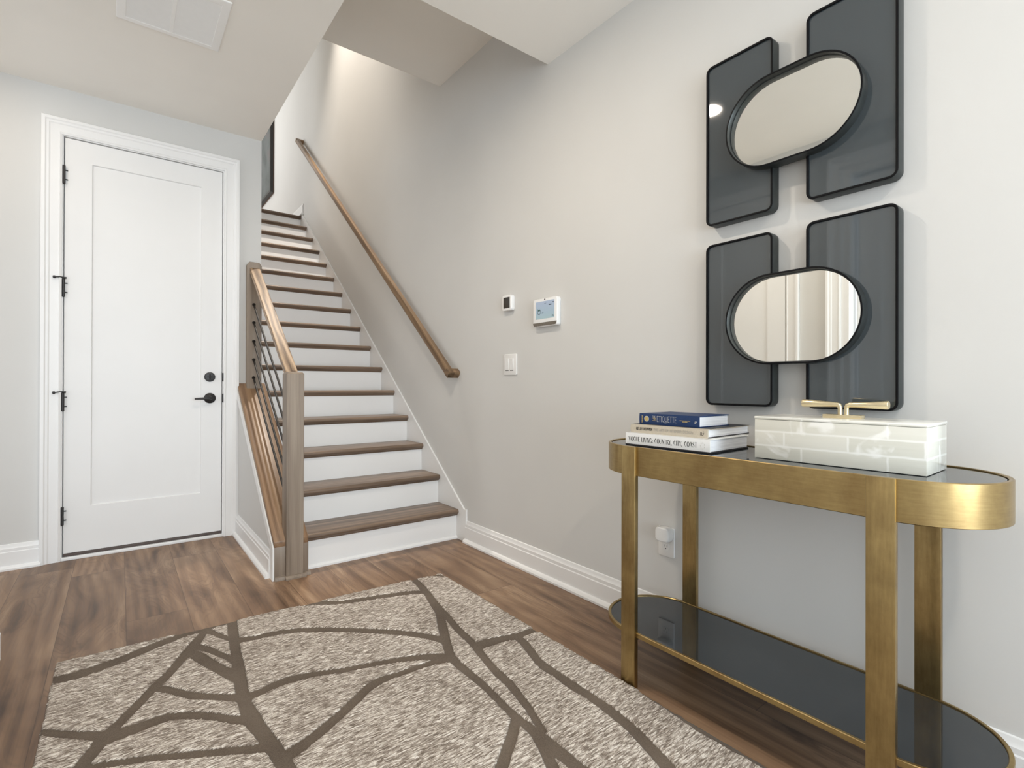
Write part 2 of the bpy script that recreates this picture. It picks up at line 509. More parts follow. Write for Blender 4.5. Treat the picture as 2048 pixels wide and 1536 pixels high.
def prism(bm, pts, axis, a0, a1, bev=0.0, seg=2):
    """polygon (2-D) extruded along an axis"""
    f = AX[axis]
    v0 = [bm.verts.new(f(a0, p)) for p in pts]
    v1 = [bm.verts.new(f(a1, p)) for p in pts]
    fs = [bm.faces.new(v0), bm.faces.new(v1[::-1])]
    n = len(pts)
    for i in range(n):
        fs.append(bm.faces.new((v0[i], v1[i], v1[(i + 1) % n], v0[(i + 1) % n])))
    bmesh.ops.recalc_face_normals(bm, faces=fs)
    if bev > 0:
        es = {e for q in fs for e in q.edges}
        bmesh.ops.bevel(bm, geom=list(es), offset=bev, segments=seg, profile=0.5, affect='EDGES')


def tube(bm, pts, radii, seg=16, cap=True):
    """round bar along a polyline; one radius or one per point"""
    pts = [Vector(p) for p in pts]
    if not isinstance(radii, (list, tuple)):
        radii = [radii] * len(pts)
    rings = []
    t0 = (pts[1] - pts[0]).normalized()
    ref = Vector((0, 0, 1)) if abs(t0.z) < 0.9 else Vector((1, 0, 0))
    for i, p in enumerate(pts):
        if i == 0:
            t = pts[1] - pts[0]
        elif i == len(pts) - 1:
            t = pts[-1] - pts[-2]
        else:
            t = (pts[i + 1] - p).normalized() + (p - pts[i - 1]).normalized()
        t.normalize()
        a = (ref - t * ref.dot(t)).normalized()
        ref = a
        b = t.cross(a)
        rings.append([bm.verts.new(p + (a * math.cos(2 * PI * k / seg) + b * math.sin(2 * PI * k / seg)) * radii[i]) for k in range(seg)])
    for r0, r1 in zip(rings, rings[1:]):
        for k in range(seg):
            bm.faces.new((r0[k], r0[(k + 1) % seg], r1[(k + 1) % seg], r1[k]))
    if cap:
        bm.faces.new(rings[0][::-1])
        bm.faces.new(rings[-1])


def disc_stack(bm, c, axis, prof, seg=32):
    """turned shape: prof is a list of (distance along the axis, radius)"""
    ax = Vector(axis).normalized()
    ref = Vector((0, 0, 1)) if abs(ax.z) < 0.9 else Vector((1, 0, 0))
    a = (ref - ax * ref.dot(ax)).normalized()
    b = ax.cross(a)
    c = Vector(c)
    rings = []
    for d, r in prof:
        rings.append([bm.verts.new(c + ax * d + (a * math.cos(2 * PI * k / seg) + b * math.sin(2 * PI * k / seg)) * r) for k in range(seg)])
    for r0, r1 in zip(rings, rings[1:]):
        for k in range(seg):
            bm.faces.new((r0[k], r0[(k + 1) % seg], r1[(k + 1) % seg], r1[k]))
    bm.faces.new(rings[0][::-1])
    bm.faces.new(rings[-1])


def sweep(bm, path, prof, place, closed=False):
    """profile (w, d) swept with mitres along a 2-D path; w to the left of the path, d along the third axis"""
    n = len(path)
    P = [Vector(p) for p in path]
    rings = []
    for i in range(n):
        def nrm(a, b):
            t = (b - a).normalized()
            return Vector((-t.y, t.x))
        if closed or 0 < i < n - 1:
            n0, n1 = nrm(P[i - 1], P[i]), nrm(P[i], P[(i + 1) % n])
            m = n0 + n1
            m = m / max(1e-6, m.dot(n1))
        elif i == 0:
            m = nrm(P[0], P[1])
        else:
            m = nrm(P[-2], P[-1])
        rings.append([bm.verts.new(place(P[i] + m * w, d)) for w, d in prof])
    fs = []
    k = len(prof)
    rng = range(n) if closed else range(n - 1)
    for i in rng:
        r0, r1 = rings[i], rings[(i + 1) % n]
        for j in range(k):
            fs.append(bm.faces.new((r0[j], r1[j], r1[(j + 1) % k], r0[(j + 1) % k])))
    if not closed:
        fs.append(bm.faces.new(rings[0]))
        fs.append(bm.faces.new(rings[-1][::-1]))
    bmesh.ops.recalc_face_normals(bm, faces=fs)


def rrect(a0, a1, b0, b1, r, seg=8):
    """rounded rectangle, counter-clockwise"""
    out = []
    for cx, cy, s in ((a1 - r, b1 - r, 0), (a0 + r, b1 - r, 1), (a0 + r, b0 + r, 2), (a1 - r, b0 + r, 3)):
        for k in range(seg + 1):
            t = PI / 2 * (s + k / seg)
            out.append((cx + r * math.cos(t), cy + r * math.sin(t)))
    return out


def stadium(c, half, r, seg=28):
    """capsule outline in 2-D along the first axis, counter-clockwise"""
    out = []
    for k in range(seg + 1):
        t = -PI / 2 + PI * k / seg
        out.append((c[0] + half + r * math.cos(t), c[1] + r * math.sin(t)))
    for k in range(seg + 1):
        t = PI / 2 + PI * k / seg
        out.append((c[0] - half + r * math.cos(t), c[1] + r * math.sin(t)))
    return out


def wpos(o):
    p = Vector((0, 0, 0))
    while o is not None:
        p += o.location
        o = o.parent
    return p


def obj(name, bm, mat, parent=None, smooth=35, local=False, loc=None, tilt=0.0):
    """link a bmesh as ONE mesh object; world coordinates unless local"""
    if parent is not None and not local:
        bmesh.ops.translate(bm, vec=-wpos(parent), verts=bm.verts)
    if parent is None and loc is not None:
        bmesh.ops.translate(bm, vec=-Vector(loc), verts=bm.verts)
    if tilt:      # turn the mesh so that its own Y axis runs along the slope
        bmesh.ops.rotate(bm, cent=(0, 0, 0), matrix=Matrix.Rotation(-tilt, 3, 'X'), verts=bm.verts)
    me = bpy.data.meshes.new(name)
    bm.to_mesh(me)
    bm.free()
    me.materials.append(mat)
    if smooth:
        for p in me.polygons:
            p.use_smooth = True
        me.set_sharp_from_angle(angle=math.radians(smooth))
    o = bpy.data.objects.new(name, me)
    COL.objects.link(o)
    if tilt:
        o.rotation_euler = (tilt, 0, 0)
    if parent is not None:
        o.parent = parent
    elif loc is not None:
        o.location = loc
    return o


def BM():
    return bmesh.new()


def bx(name, mat, parent, x0, x1, y0, y1, z0, z1, bev=0.0, seg=2, local=False):
    bm = BM()
    box(bm, x0, x1, y0, y1, z0, z1, bev, seg)
    return obj(name, bm, mat, parent, local=local)


def thing(name, label, cat, loc, group=None, rotz=0.0, kind=None):
    o = bpy.data.objects.new(name, None)
    o.empty_display_size = 0.1
    COL.objects.link(o)
    o.location = loc
    o.rotation_euler = (0, 0, rotz)
    tag(o, label, cat, group, kind)
    return o


def tag(o, label=None, cat=None, group=None, kind=None):
    if label:
        o['label'] = label
    if cat:
        o['category'] = cat
    if group:
        o['group'] = group
    if kind:
        o['kind'] = kind
    return o


def struct(o, label=None, cat=None):
    return tag(o, label, cat, None, 'structure')


# --------------------------------------------------------- lettering built from strokes
GL = {
    'V': ([((0, 1), (.33, 0), 1), ((.33, 0), (.62, 1), 0)], .62), 'O': ('O', .66), 'G': ([((.62, .78), (.36, 1), 0), ((.36, 1), (.08, .75), 1), ((.08, .75), (.08, .25), 1), ((.08, .25), (.36, 0), 0), ((.36, 0), (.6, .2), 0), ((.56, .42), (.56, 0), 1)], .68),
    'U': ([((.08, 1), (.08, .22), 1), ((.08, .22), (.3, 0), 0), ((.3, 0), (.54, .22), 0), ((.54, .22), (.54, 1), 0)], .62), 'E': ([((.08, 0), (.08, 1), 1), ((.08, 1), (.46, 1), 0), ((.08, .5), (.38, .5), 0), ((.08, 0), (.48, 0), 0)], .50),
    'L': ([((.08, 1), (.08, 0), 1), ((.08, 0), (.46, 0), 0)], .48), 'I': ([((.08, 0), (.08, 1), 1)], .16), 'N': ([((.04, 0), (.04, 1), 0), ((.06, 1), (.52, 0), 1), ((.54, 0), (.54, 1), 0)], .58),
    'C': ([((.56, .78), (.36, 1), 0), ((.36, 1), (.08, .72), 1), ((.08, .72), (.08, .28), 1), ((.08, .28), (.36, 0), 0), ((.36, 0), (.58, .2), 0)], .60), 'T': ([((.26, 0), (.26, 1), 1), ((0, 1), (.52, 1), 0)], .52),
    'R': ([((.08, 0), (.08, 1), 1), ((.08, 1), (.34, 1), 0), ((.34, 1), (.48, .76), 1), ((.48, .76), (.34, .5), 0), ((.34, .5), (.08, .5), 0), ((.26, .5), (.54, 0), 1)], .56),
    'Y': ([((0, 1), (.27, .46), 1), ((.27, .46), (.54, 1), 0), ((.27, .46), (.27, 0), 1)], .54), 'A': ([((0, 0), (.29, 1), 0), ((.29, 1), (.58, 0), 1), ((.12, .34), (.46, .34), 0)], .58),
    'S': ([((.46, .8), (.26, 1), 0), ((.26, 1), (.08, .78), 0), ((.08, .78), (.46, .26), 1), ((.46, .26), (.26, 0), 0), ((.26, 0), (.04, .2), 0)], .52), 'Q': ('Q', .72),
    'K': ([((.08, 0), (.08, 1), 1), ((.08, .42), (.5, 1), 0), ((.2, .58), (.54, 0), 1)], .54), 'H': ([((.08, 0), (.08, 1), 1), ((.5, 0), (.5, 1), 1), ((.08, .5), (.5, .5), 0)], .58),
    'P': ([((.08, 0), (.08, 1), 1), ((.08, 1), (.36, 1), 0), ((.36, 1), (.5, .75), 1), ((.5, .75), (.36, .48), 0), ((.36, .48), (.08, .48), 0)], .52),
    'F': ([((.08, 0), (.08, 1), 1), ((.08, 1), (.46, 1), 0), ((.08, .52), (.4, .52), 0)], .48), 'D': ([((.08, 0), (.08, 1), 1), ((.08, 1), (.34, 1), 0), ((.34, 1), (.54, .7), 1), ((.54, .7), (.54, .3), 1), ((.54, .3), (.34, 0), 0), ((.34, 0), (.08, 0), 0)], .62),
    ',': ([((.06, .1), (.0, -.14), 1)], .14), '.': ([((.05, 0), (.05, .1), 1)], .14), ':': ([((.06, .08), (.06, .2), 1), ((.06, .55), (.06, .67), 1)], .14), ' ': ([], .34),
}


def letters(bm, text, length, height, thick, thin, place, gap=0.10):
    """write text along +s in a plane: place(s, t) -> 3-D; thick/thin stroke widths in metres"""
    total = sum(GL[c][1] + gap for c in text) - gap
    k = length / total
    cur = 0.0

    def bar(p, q, w):
        p, q = Vector(p), Vector(q)
        d = (q - p)
        if d.length < 1e-6:
            return
        d.normalize()
        n = Vector((-d.y, d.x)) * w / 2
        e = d * min(w, thin) * 0.5
        bm.faces.new([bm.verts.new(place(*v)) for v in (p - e + n, p - e - n, q + e - n, q + e + n)])
    for ch in text:
        g, adv = GL[ch]
        if g in ('O', 'Q'):
            m = 18
            for i in range(m):
                t0, t1 = 2 * PI * i / m, 2 * PI * (i + 1) / m
                mid = abs(math.cos((t0 + t1) / 2))
                w = thin + (thick - thin) * mid
                a = (k * (cur + .33 + .29 * math.cos(t0)), height * (.5 + .5 * math.sin(t0)))
                b = (k * (cur + .33 + .29 * math.cos(t1)), height * (.5 + .5 * math.sin(t1)))
                bar(a, b, w)
            if g == 'Q':
                bar((k * (cur + .34), height * .16), (k * (cur + .72), -height * .16), thin)
                bar((k * (cur + .72), -height * .16), (k * (cur + 1.2), -height * .12), thin)
        else:
            for p, q, h in g:
                bar((k * (cur + p[0]), height * p[1]), (k * (cur + q[0]), height * q[1]), thick if h else thin)
        cur += adv + gap


# ================================================================== THE SETTING
XL = -0.355     # left wall face
YH = 2.59       # far end of the left wall
YF = -3.2       # front wall face

o = bx('floor', M_FLOOR, None, -3.2, W, YF, YB + 0.14, -0.06, 0.0)
struct(o)
o = bx('wall_right', M_WALL, None, W, W + 0.12, YF - 0.1, 10.6, -0.06, 6.0)
struct(o)
# back wall with the door opening, and the wall beside the upper flight
bm = BM()
box(bm, -3.2, -0.268, YB, YB + 0.12, 0, ZC + 0.1)
box(bm, 0.550, 0.640, YB, YB + 0.12, 0, ZC + 0.1)
box(bm, 0.640, XS, YB, YB + 0.12, 0.96, ZC + 0.1)
box(bm, -0.268, 0.550, YB, YB + 0.12, 2.412, ZC + 0.1)
struct(obj('wall_back', bm, M_WALL))
struct(bx('wall_stair', M_WALL, None, XS - 0.12, XS, YB + 0.12, 6.6, 0.0, 5.9))
bm = BM()
box(bm, XL - 0.12, XL, YF, -1.55, 0, ZC)
box(bm, XL - 0.12, XL, -0.55, 0.40, 0, ZC)
box(bm, XL - 0.12, XL, -1.55, -0.55, 2.36, ZC)
box(bm, XL - 0.12, XL, -1.55, -0.55, 0, 0.20)
box(bm, XL - 0.12, XL, 1.325, YH, 0, ZC)
box(bm, XL - 0.12, XL, 0.40, 1.325, 2.40, ZC)
box(bm, -3.2, -2.2, YH - 0.12, YH, 0, ZC)
box(bm, -0.9, XL - 0.12, YH - 0.12, YH, 0, ZC)
box(bm, -2.2, -0.9, YH - 0.12, YH, 0, 0.35)
box(bm, -2.2, -0.9, YH - 0.12, YH, 2.35, ZC)
struct(obj('wall_left', bm, M_WALL))
# front wall with its big window
bm = BM()
box(bm, XL - 0.12, -0.30, YF - 0.1, YF, 0, ZC)
box(bm, 1.70, W, YF - 0.1, YF, 0, ZC)
box(bm, -0.30, 1.70, YF - 0.1, YF, 2.52, ZC)
box(bm, -0.30, 1.70, YF - 0.1, YF, 0, 0.18)
struct(obj('wall_front', bm, M_WALL))
bm = BM()
for x in (-0.30, 0.355, 1.01, 1.64):
    box(bm, x, x + 0.06, YF - 0.08, YF - 0.02, 0.18, 2.52, 0.004)
for z in (0.18, 1.86, 2.46):
    box(bm, -0.30, 1.70, YF - 0.08, YF - 0.02, z, z + 0.06, 0.004)
struct(obj('window_1', bm, M_TRIM))
bm = BM()
for y in (-1.55, -0.61):
    box(bm, XL - 0.09, XL - 0.03, y, y + 0.06, 0.20, 2.36, 0.004)
for z in (0.20, 2.30):
    box(bm, XL - 0.09, XL - 0.03, -1.55, -0.55, z, z + 0.06, 0.004)
struct(obj('window_2', bm, M_TRIM))
# hall end on the left, with a window
bm = BM()
box(bm, -3.3, -3.2, YH - 0.12, 2.72, 0, ZC)
box(bm, -3.3, -3.2, 3.72, YB + 0.12, 0, ZC)
box(bm, -3.3, -3.2, 2.72, 3.72, 0, 0.4)
box(bm, -3.3, -3.2, 2.72, 3.72, 2.35, ZC)
struct(obj('wall_hall', bm, M_WALL))
# ceilings
bm = BM()
prism(bm, [(-3.3, YH - 0.12), (XL - 0.12, YH - 0.12), (XL - 0.12, YF - 0.1), (W, YF - 0.1), (W, 2.005), (XS, 2.005), (XS, YB), (-3.3, YB)], 'Z', ZC, ZC + 0.03)
struct(obj('ceiling', bm, M_CEIL))
struct(bx('wall_header', M_WALL, None, XS, W, 1.90, 2.005, ZC + 0.03, 3.075))
struct(bx('wall_well', M_WALL, None, XS - 0.12, XS, 1.90, YB, ZC + 0.03, 5.9))
struct(bx('ceiling_stair', M_CEIL, None, XS, W, 1.90, 3.135, 3.075, 3.20))
struct(bx('wall_gallery', M_WALL, None, XS, W, 3.02, 3.135, 3.20, 5.9))
struct(bx('ceiling_upper', M_CEIL, None, -1.3, W, 3.02, 10.6, 5.9, 6.0))
struct(bx('floor_upper', M_FLOOR, None, -1.3, W, 6.62, 10.6, 2.96, 3.056))
struct(bx('wall_upper_end', M_WALL, None, -1.3, W, 10.5, 10.6, 3.056, 5.9))
bm = BM()
box(bm, -1.3, -1.2, 6.6, 7.7, 3.056, 5.9)
box(bm, -1.3, -1.2, 9.5, 10.5, 3.056, 5.9)
box(bm, -1.3, -1.2, 7.7, 9.5, 3.056, 3.8)
box(bm, -1.3, -1.2, 7.7, 9.5, 5.6, 5.9)
box(bm, -1.2, XS - 0.12, 6.6, 6.7, 3.056, 5.9)
struct(obj('wall_upper_side', bm, M_WALL))

# baseboards (profile: depth from the wall, height)
BASE = [(0, 0), (0.033, 0), (0.033, 0.010), (0.026, 0.020), (0.016, 0.024), (0.016, 0.094), (0.013, 0.098), (0.013, 0.113),
        (0.010, 0.117), (0.008, 0.124), (0.006, 0.134), (0, 0.136)]


def base_x(name, xface, sgn, y0, y1, z=0.0):
    bm = BM()
    prism(bm, [(xface + sgn * d, z + h) for d, h in BASE], 'Y', y0, y1)
    return struct(obj(name, bm, M_TRIM, smooth=25))


def base_y(name, yface, sgn, x0, x1, z=0.0):
    bm = BM()
    prism(bm, [(yface + sgn * d, z + h) for d, h in BASE], 'X', x0, x1)
    return struct(obj(name, bm, M_TRIM, smooth=25))


base_x('baseboard_right', W, -1, YF, 2.772)
base_x('baseboard_upper', W, -1, 6.47, 10.5, 3.056)
base_y('baseboard_back', YB, -1, -3.2, -0.342)
base_x('baseboard_left', XL, 1, 1.47, 1.62)
base_x('baseboard_front', XL, 1, YF, -1.69)
bm = BM()
prism(bm, [(XL, 0), (XL + 0.016, 0)] + [(XL + d, z) for d, z in BASE if d < 0.02 and z > 0.02], 'Y', 2.442, YH + 0.016)
struct(obj('baseboard_corner', bm, M_TRIM, smooth=25))
base_y('baseboard_hall', YH, 1, -3.2, XL)

# ------------------------------------------------------------------ door casings and doors
CASING = [(0, 0), (0, 0.012), (0.010, 0.017), (0.014, 0.013), (0.050, 0.015), (0.056, 0.019), (0.066, 0.021), (0.072, 0.026), (0.086, 0.026), (0.088, 0.023), (0.088, 0)]


def casing(bm, a0, a1, ztop, place):
    sweep(bm, [(a0, 0), (a0, ztop), (a1, ztop), (a1, 0)], CASING, place)


def shaker_slab(bm, a0, a1, z0, z1, pa0, pa1, pz0, pz1, f, t, place):
    """slab with one recessed flat panel; f = front plane depth, t = thickness, place(a, z, depth)"""
    def ring(r, d):
        return [bm.verts.new(place(a, z, d)) for a, z in ((r[0], r[2]), (r[1], r[2]), (r[1], r[3]), (r[0], r[3]))]
    e = 0.002
    R = [ring((a0, a1, z0, z1), f + t), ring((a0, a1, z0, z1), f + e), ring((a0 + e, a1 - e, z0 + e, z1 - e), f),
         ring((pa0, pa1, pz0, pz1), f), ring((pa0 + 0.004, pa1 - 0.004, pz0 + 0.004, pz1 - 0.004), f + 0.009)]
    fs = [bm.faces.new(R[0][::-1])]
    for r0, r1 in zip(R, R[1:]):
        for k in range(4):
            fs.append(bm.faces.new((r0[k], r0[(k + 1) % 4], r1[(k + 1) % 4], r1[k])))
    fs.append(bm.faces.new(R[-1]))
    bmesh.ops.recalc_face_normals(bm, faces=fs)


door1 = thing('door_1', 'tall white one-panel door with black lever handle left of the staircase', 'door', (0.14, YB, 0), kind='structure')
bm = BM()
shaker_slab(bm, -0.2525, 0.5335, 0.036, 2.3965, -0.132, 0.417, 0.296, 2.274, YB + 0.008, 0.04, lambda a, z, d: (a, d, z))
obj('slab', bm, M_DOOR, door1, smooth=0)
bm = BM()
casing(bm, -0.262, 0.543, 2.405, lambda p, d: (p.x, YB - d, p.y))
obj('casing', bm, M_TRIM, door1, smooth=20)
bm = BM()
sweep(bm, [(-0.2565, 0), (-0.2565, 2.4005), (0.5375, 2.4005), (0.5375, 0)],
      [(0, -0.12), (0, 0.0), (0.0105, 0.0), (0.0105, -0.12)], lambda p, d: (p.x, YB - d, p.y))
sweep(bm, [(-0.244, 0), (-0.244, 2.389), (0.525, 2.389), (0.525, 0)],
      [(0, -0.066), (0, -0.052), (0.013, -0.052), (0.013, -0.066)], lambda p, d: (p.x, YB - d, p.y))
obj('jamb', bm, M_TRIM, door1, smooth=0)
bx('threshold', M_TRIM, door1, -0.262, 0.543, YB - 0.012, YB + 0.10, 0.0, 0.018, 0.003)
bx('door_sweep', M_SWEEP, door1, -0.252, 0.533, YB + 0.004, YB + 0.044, 0.0195, 0.0355, 0.002)
for i, zc in enumerate((2.183, 1.543, 0.897, 0.252)):
    bm = BM()
    disc_stack(bm, (-0.2548, YB - 0.004, zc - 0.053), (0, 0, 1), [(0, 0.004), (0.003, 0.0068), (0.103, 0.0068), (0.106, 0.004)], 14)
    for dz in (-0.025, 0.027):
        box(bm, -0.250, -0.238, YB + 0.0035, YB + 0.0085, zc + dz - 0.003, zc + dz + 0.003, 0.001)
    h = obj('hinge', bm, M_BLACK, door1)
    if i in (1, 2):
        bm = BM()
        tube(bm, [(-0.2548, YB - 0.006, zc + 0.057), (-0.268, YB - 0.014, zc + 0.058), (-0.287, YB - 0.022, zc + 0.054)], [0.0042, 0.0036, 0.003], 10)
        disc_stack(bm, (-0.286, YB - 0.022, zc + 0.054), (-1, -0.1, -0.1), [(0, 0.003), (0.002, 0.0078), (0.010, 0.0078), (0.013, 0.005)], 14)
        tube(bm, [(-0.2548, YB - 0.006, zc + 0.057), (-0.243, YB - 0.010, zc + 0.055)], [0.004, 0.006], 10)
        obj('hinge_stop', bm, M_BLACK, h)
bm = BM()
disc_stack(bm, (0.465, YB + 0.008, 1.047), (0, -1, 0), [(0, 0.031), (0.006, 0.031), (0.010, 0.028), (0.011, 0.024), (0.0115, 0.0)][:4], 32)
db = obj('deadbolt', bm, M_BLACK, door1)
bm = BM()
box(bm, 0.4615, 0.4685, YB - 0.022, YB - 0.003, 1.029, 1.065, 0.003)
box(bm, 0.450, 0.480, YB - 0.006, YB - 0.002, 1.0435, 1.0505, 0.0015)
obj('thumb_turn', bm, M_BLACK, db)
bm = BM()
disc_stack(bm, (0.4655, YB + 0.008, 0.909), (0, -1, 0), [(0, 0.0335), (0.006, 0.0335), (0.010, 0.030), (0.013, 0.018), (0.016, 0.013), (0.045, 0.011)], 32)
lv = obj('lever_handle', bm, M_BLACK, door1)
bm = BM()
tube(bm, [(0.4655, YB - 0.026, 0.909), (0.4655, YB - 0.040, 0.909), (0.458, YB - 0.046, 0.9088), (0.445, YB - 0.047, 0.9085), (0.376, YB - 0.044, 0.9065)],
     [0.010, 0.010, 0.0095, 0.008, 0.0055], 12)
obj('lever', bm, M_BLACK, lv)
for z in (1.047, 0.909):
    bm = BM()
    box(bm, 0.5355, 0.5415, YB - 0.003, YB + 0.006, z - 0.028, z + 0.028, 0.0015)
    obj('strike_plate', bm, M_BLACK, door1)

# doors of the left wall (seen in the mirrors)
d2 = thing('door_2', 'white panelled closet door in the left wall', 'door', (XL, 2.11, 0), kind='structure')
bm = BM()
shaker_slab(bm, 1.72, 2.345, 0.012, 2.3965, 1.845, 2.22, 0.28, 2.274, 0.0, 0.0115, lambda a, z, d: (XL + 0.012 - d, a, z))
obj('slab', bm, M_DOOR, d2, smooth=0)
bm = BM()
casing(bm, 1.713, 2.352, 2.402, lambda p, d: (XL + d, p.x, p.y))
obj('casing', bm, M_TRIM, d2, smooth=20)
d3 = thing('door_3', 'white panelled door set back in the left wall', 'door', (XL, 0.86, 0), kind='structure')
bm = BM()
shaker_slab(bm, 0.42, 1.30, 0.012, 2.385, 0.55, 1.17, 0.28, 2.26, 0.0, 0.03, lambda a, z, d: (XL - 0.07 - d, a, z))
obj('slab', bm, M_DOOR, d3, smooth=0)
bm = BM()
casing(bm, 0.36, 1.365, 2.43, lambda p, d: (XL + d, p.x, p.y))
sweep(bm, [(0.405, 0), (0.405, 2.39), (1.32, 2.39), (1.32, 0)], [(0, -0.12), (0, 0.004), (0.05, 0.004), (0.05, -0.0), (0.004, 0.0), (0.004, -0.12)], lambda p, d: (XL + d, p.x, p.y))
obj('casing', bm, M_TRIM, d3, smooth=20)

# ------------------------------------------------------------------ knee wall beside the lower flight
KX0, KX1 = 0.628, 0.790


def capz(y):
    return 0.198 + (1.008 - 0.198) / (YB - 2.80) * (y - 2.80)


bm = BM()
prism(bm, [(2.815, 0), (3.829, 0), (3.829, capz(3.829) - 0.03), (2.815, capz(2.815) - 0.03)], 'X', KX0, KX1 - 0.012)
struct(obj('wall_knee', bm, M_WALL))
bm = BM()
prism(bm, [(2.800, capz(2.80) - 0.03), (YB, capz(YB) - 0.03), (YB, capz(YB)), (2.800, capz(2.80))], 'X', KX0 - 0.004, KX1 + 0.003, 0.003)
struct(obj('trim_1', bm, M_CAP, loc=(0.709, 2.80, 0.198), tilt=math.atan2(0.81, 1.04)))
bm = BM()
box(bm, KX0 - 0.002, KX1 + 0.003, 2.800, 2.815, 0, capz(2.80) - 0.028, 0.002)
box(bm, KX1 - 0.012, KX1 + 0.003, 2.815, 2.860, 0, capz(2.80) - 0.005, 0.002)
struct(obj('trim_2', bm, M_NEWEL))
bm = BM()
prism(bm, [(2.802, 0.0), (2.86, 0.0), (2.86, capz(2.86) - 0.085), (YB, capz(YB) - 0.085), (YB, capz(YB) - 0.031), (2.802, capz(2.802) - 0.031)], 'X', KX0 - 0.010, KX0)
struct(obj('trim_3', bm, M_TRIM))
bm = BM()
prism(bm, [(KX0 - d, h) for d, h in BASE], 'Y', 2.86, YB)
struct(obj('baseboard_knee', bm, M_TRIM, smooth=25))
bm = BM()
prism(bm, [(2.800, 0), (2.786, 0), (2.786, 0.008), (2.792, 0.018), (2.800, 0.020)], 'X', KX0, KX1 + 0.012)
struct(obj('trim_4', bm, M_NEWEL))

# ================================================================== THE STAIRS
Y0, RUN, RISE = 2.851, 0.2452, 0.1909
Z1 = 0.1926
SK = W - 0.012
stair = thing('staircase', 'straight flight of oak treads and white risers climbing along the right wall', 'staircase', (1.27, 2.88, 0))
for i in range(16):
    y = Y0 + i * RUN
    z = Z1 + i * RISE
    x0 = KX1 + 0.0035 if y < YB - 0.02 else XS + 0.001
    # riser
    zb = 0.0 if i == 0 else z - RISE
    if y + 0.045 < YB or i < 4:
        xr = KX1 + 0.0035
    else:
        xr = XS + 0.001
    bm = BM()
    box(bm, xr, SK, y + 0.028, y + 0.046, zb, z - 0.030)
    obj('riser', bm, M_TRIM, stair, smooth=0)
    # tread with a rounded nosing and a cove below it
    dep = RUN + 0.03 if i < 15 else 0.12
    t = 0.030
    prof = [(y + dep, z), (y + dep, z - t), (y + 0.028, z - t), (y + 0.028, z - t - 0.013), (y + 0.020, z - t - 0.011), (y + 0.015, z - t - 0.003), (y + 0.013, z - t)]
    for k in range(9):
        a = -PI / 2 - PI * k / 8
        prof.append((y + 0.0145 + 0.0145 * math.cos(a), z - t / 2 + (t / 2) * math.sin(a)))
    bm = BM()
    prism(bm, [(p[0], p[1]) for p in prof], 'X', x0, SK)
    obj('tread', bm, M_TREAD, stair, smooth=40)
# skirt board along the right wall


def skz(y):
    return Z1 + (y - Y0) / RUN * RISE


bm = BM()
ys0, ys1 = 2.766, Y0 + 15 * RUN + 0.03
prism(bm, [(ys0, 0), (ys0, 0.206), (2.790, skz(2.790) + 0.058), (ys1, skz(ys1) + 0.040), (ys1, skz(ys1) - 0.32), (ys0 + 0.25, 0)], 'X', SK, W - 0.0006)
obj('skirt_board', bm, M_TRIM, stair, smooth=0)
# shoe moulding below the first riser
bm = BM()
prism(bm, [(2.879, 0), (2.868, 0), (2.868, 0.010), (2.874, 0.019), (2.879, 0.020)], 'X', KX1 + 0.004, SK)
obj('shoe_moulding', bm, M_TRIM, stair, smooth=0)

# ------------------------------------------------------------------ balustrade
bal = thing('stair_balustrade', 'oak newel and half post with five black bars beside the lower flight', 'stair railing', (0.72, 3.3, 0))
NX0, NX1 = 0.679, 0.765
NY0, NY1 = 2.784, 2.872
bm = BM()
cxn, cyn = (NX0 + NX1) / 2, (NY0 + NY1) / 2
box(bm, NX0, NX1, NY0, NY1, 0.0, 1.056, 0.003)
hw = (NX1 - NX0) / 2
rings = []
for z, k in ((1.054, 0.995), (1.062, 0.86), (1.064, 0.78)):
    rings.append([bm.verts.new((cxn + sx * hw * k, cyn + sy * hw * k, z)) for sx, sy in ((-1, -1), (1, -1), (1, 1), (-1, 1))])
for r0, r1 in zip(rings, rings[1:]):
    for k in range(4):
        bm.faces.new((r0[k], r0[(k + 1) % 4], r1[(k + 1) % 4], r1[k]))
bm.faces.new(rings[-1])
newel = obj('newel_post', bm, M_NEWEL, bal, smooth=20)
bm = BM()
prism(bm, [(NY0 - 0.014, 0), (NY0, 0), (NY0, 0.020), (NY0 - 0.006, 0.018), (NY0 - 0.014, 0.008)], 'X', NX0 - 0.004, NX1 + 0.012)
obj('base_moulding', bm, M_NEWEL, newel, smooth=0)
bm = BM()
prism(bm, [(0.673, capz(3.80) - 0.02), (0.763, capz(3.80) - 0.02), (0.763, 1.800), (0.748, 1.822), (0.688, 1.822), (0.673, 1.800)], 'Y', 3.795, YB - 0.001, 0.002)
obj('half_post', bm, M_NEWEL, bal, smooth=20)


def railz(y):
    return 1.076 + (1.783 - 1.076) / (3.795 - 2.862) * (y - 2.862)


bm = BM()
prism(bm, [(NY1 - 0.012, railz(NY1 - 0.012) - 0.042), (3.797, railz(3.797) - 0.042), (3.797, railz(3.797)), (NY1 - 0.012, railz(NY1 - 0.012))], 'X', 0.690, 0.752, 0.004)
obj('handrail', bm, M_RAILTOP, bal, smooth=20, tilt=math.atan2(1.783 - 1.076, 3.795 - 2.862))
for zt in (1.537, 1.416, 1.291, 1.167, 1.046):
    sl = (1.783 - 1.076) / (3.795 - 2.862)
    bm = BM()
    tube(bm, [(0.7145, NY1 - 0.004, zt - sl * (3.798 - NY1 + 0.004)), (0.7145, 3.798, zt)], 0.0062, 14)
    disc_stack(bm, (0.7145, 3.795, zt), (0, -1, -sl), [(0, 0.0105), (0.006, 0.0105), (0.010, 0.0085)], 14)
    obj('bar', bm, M_IRON, bal)

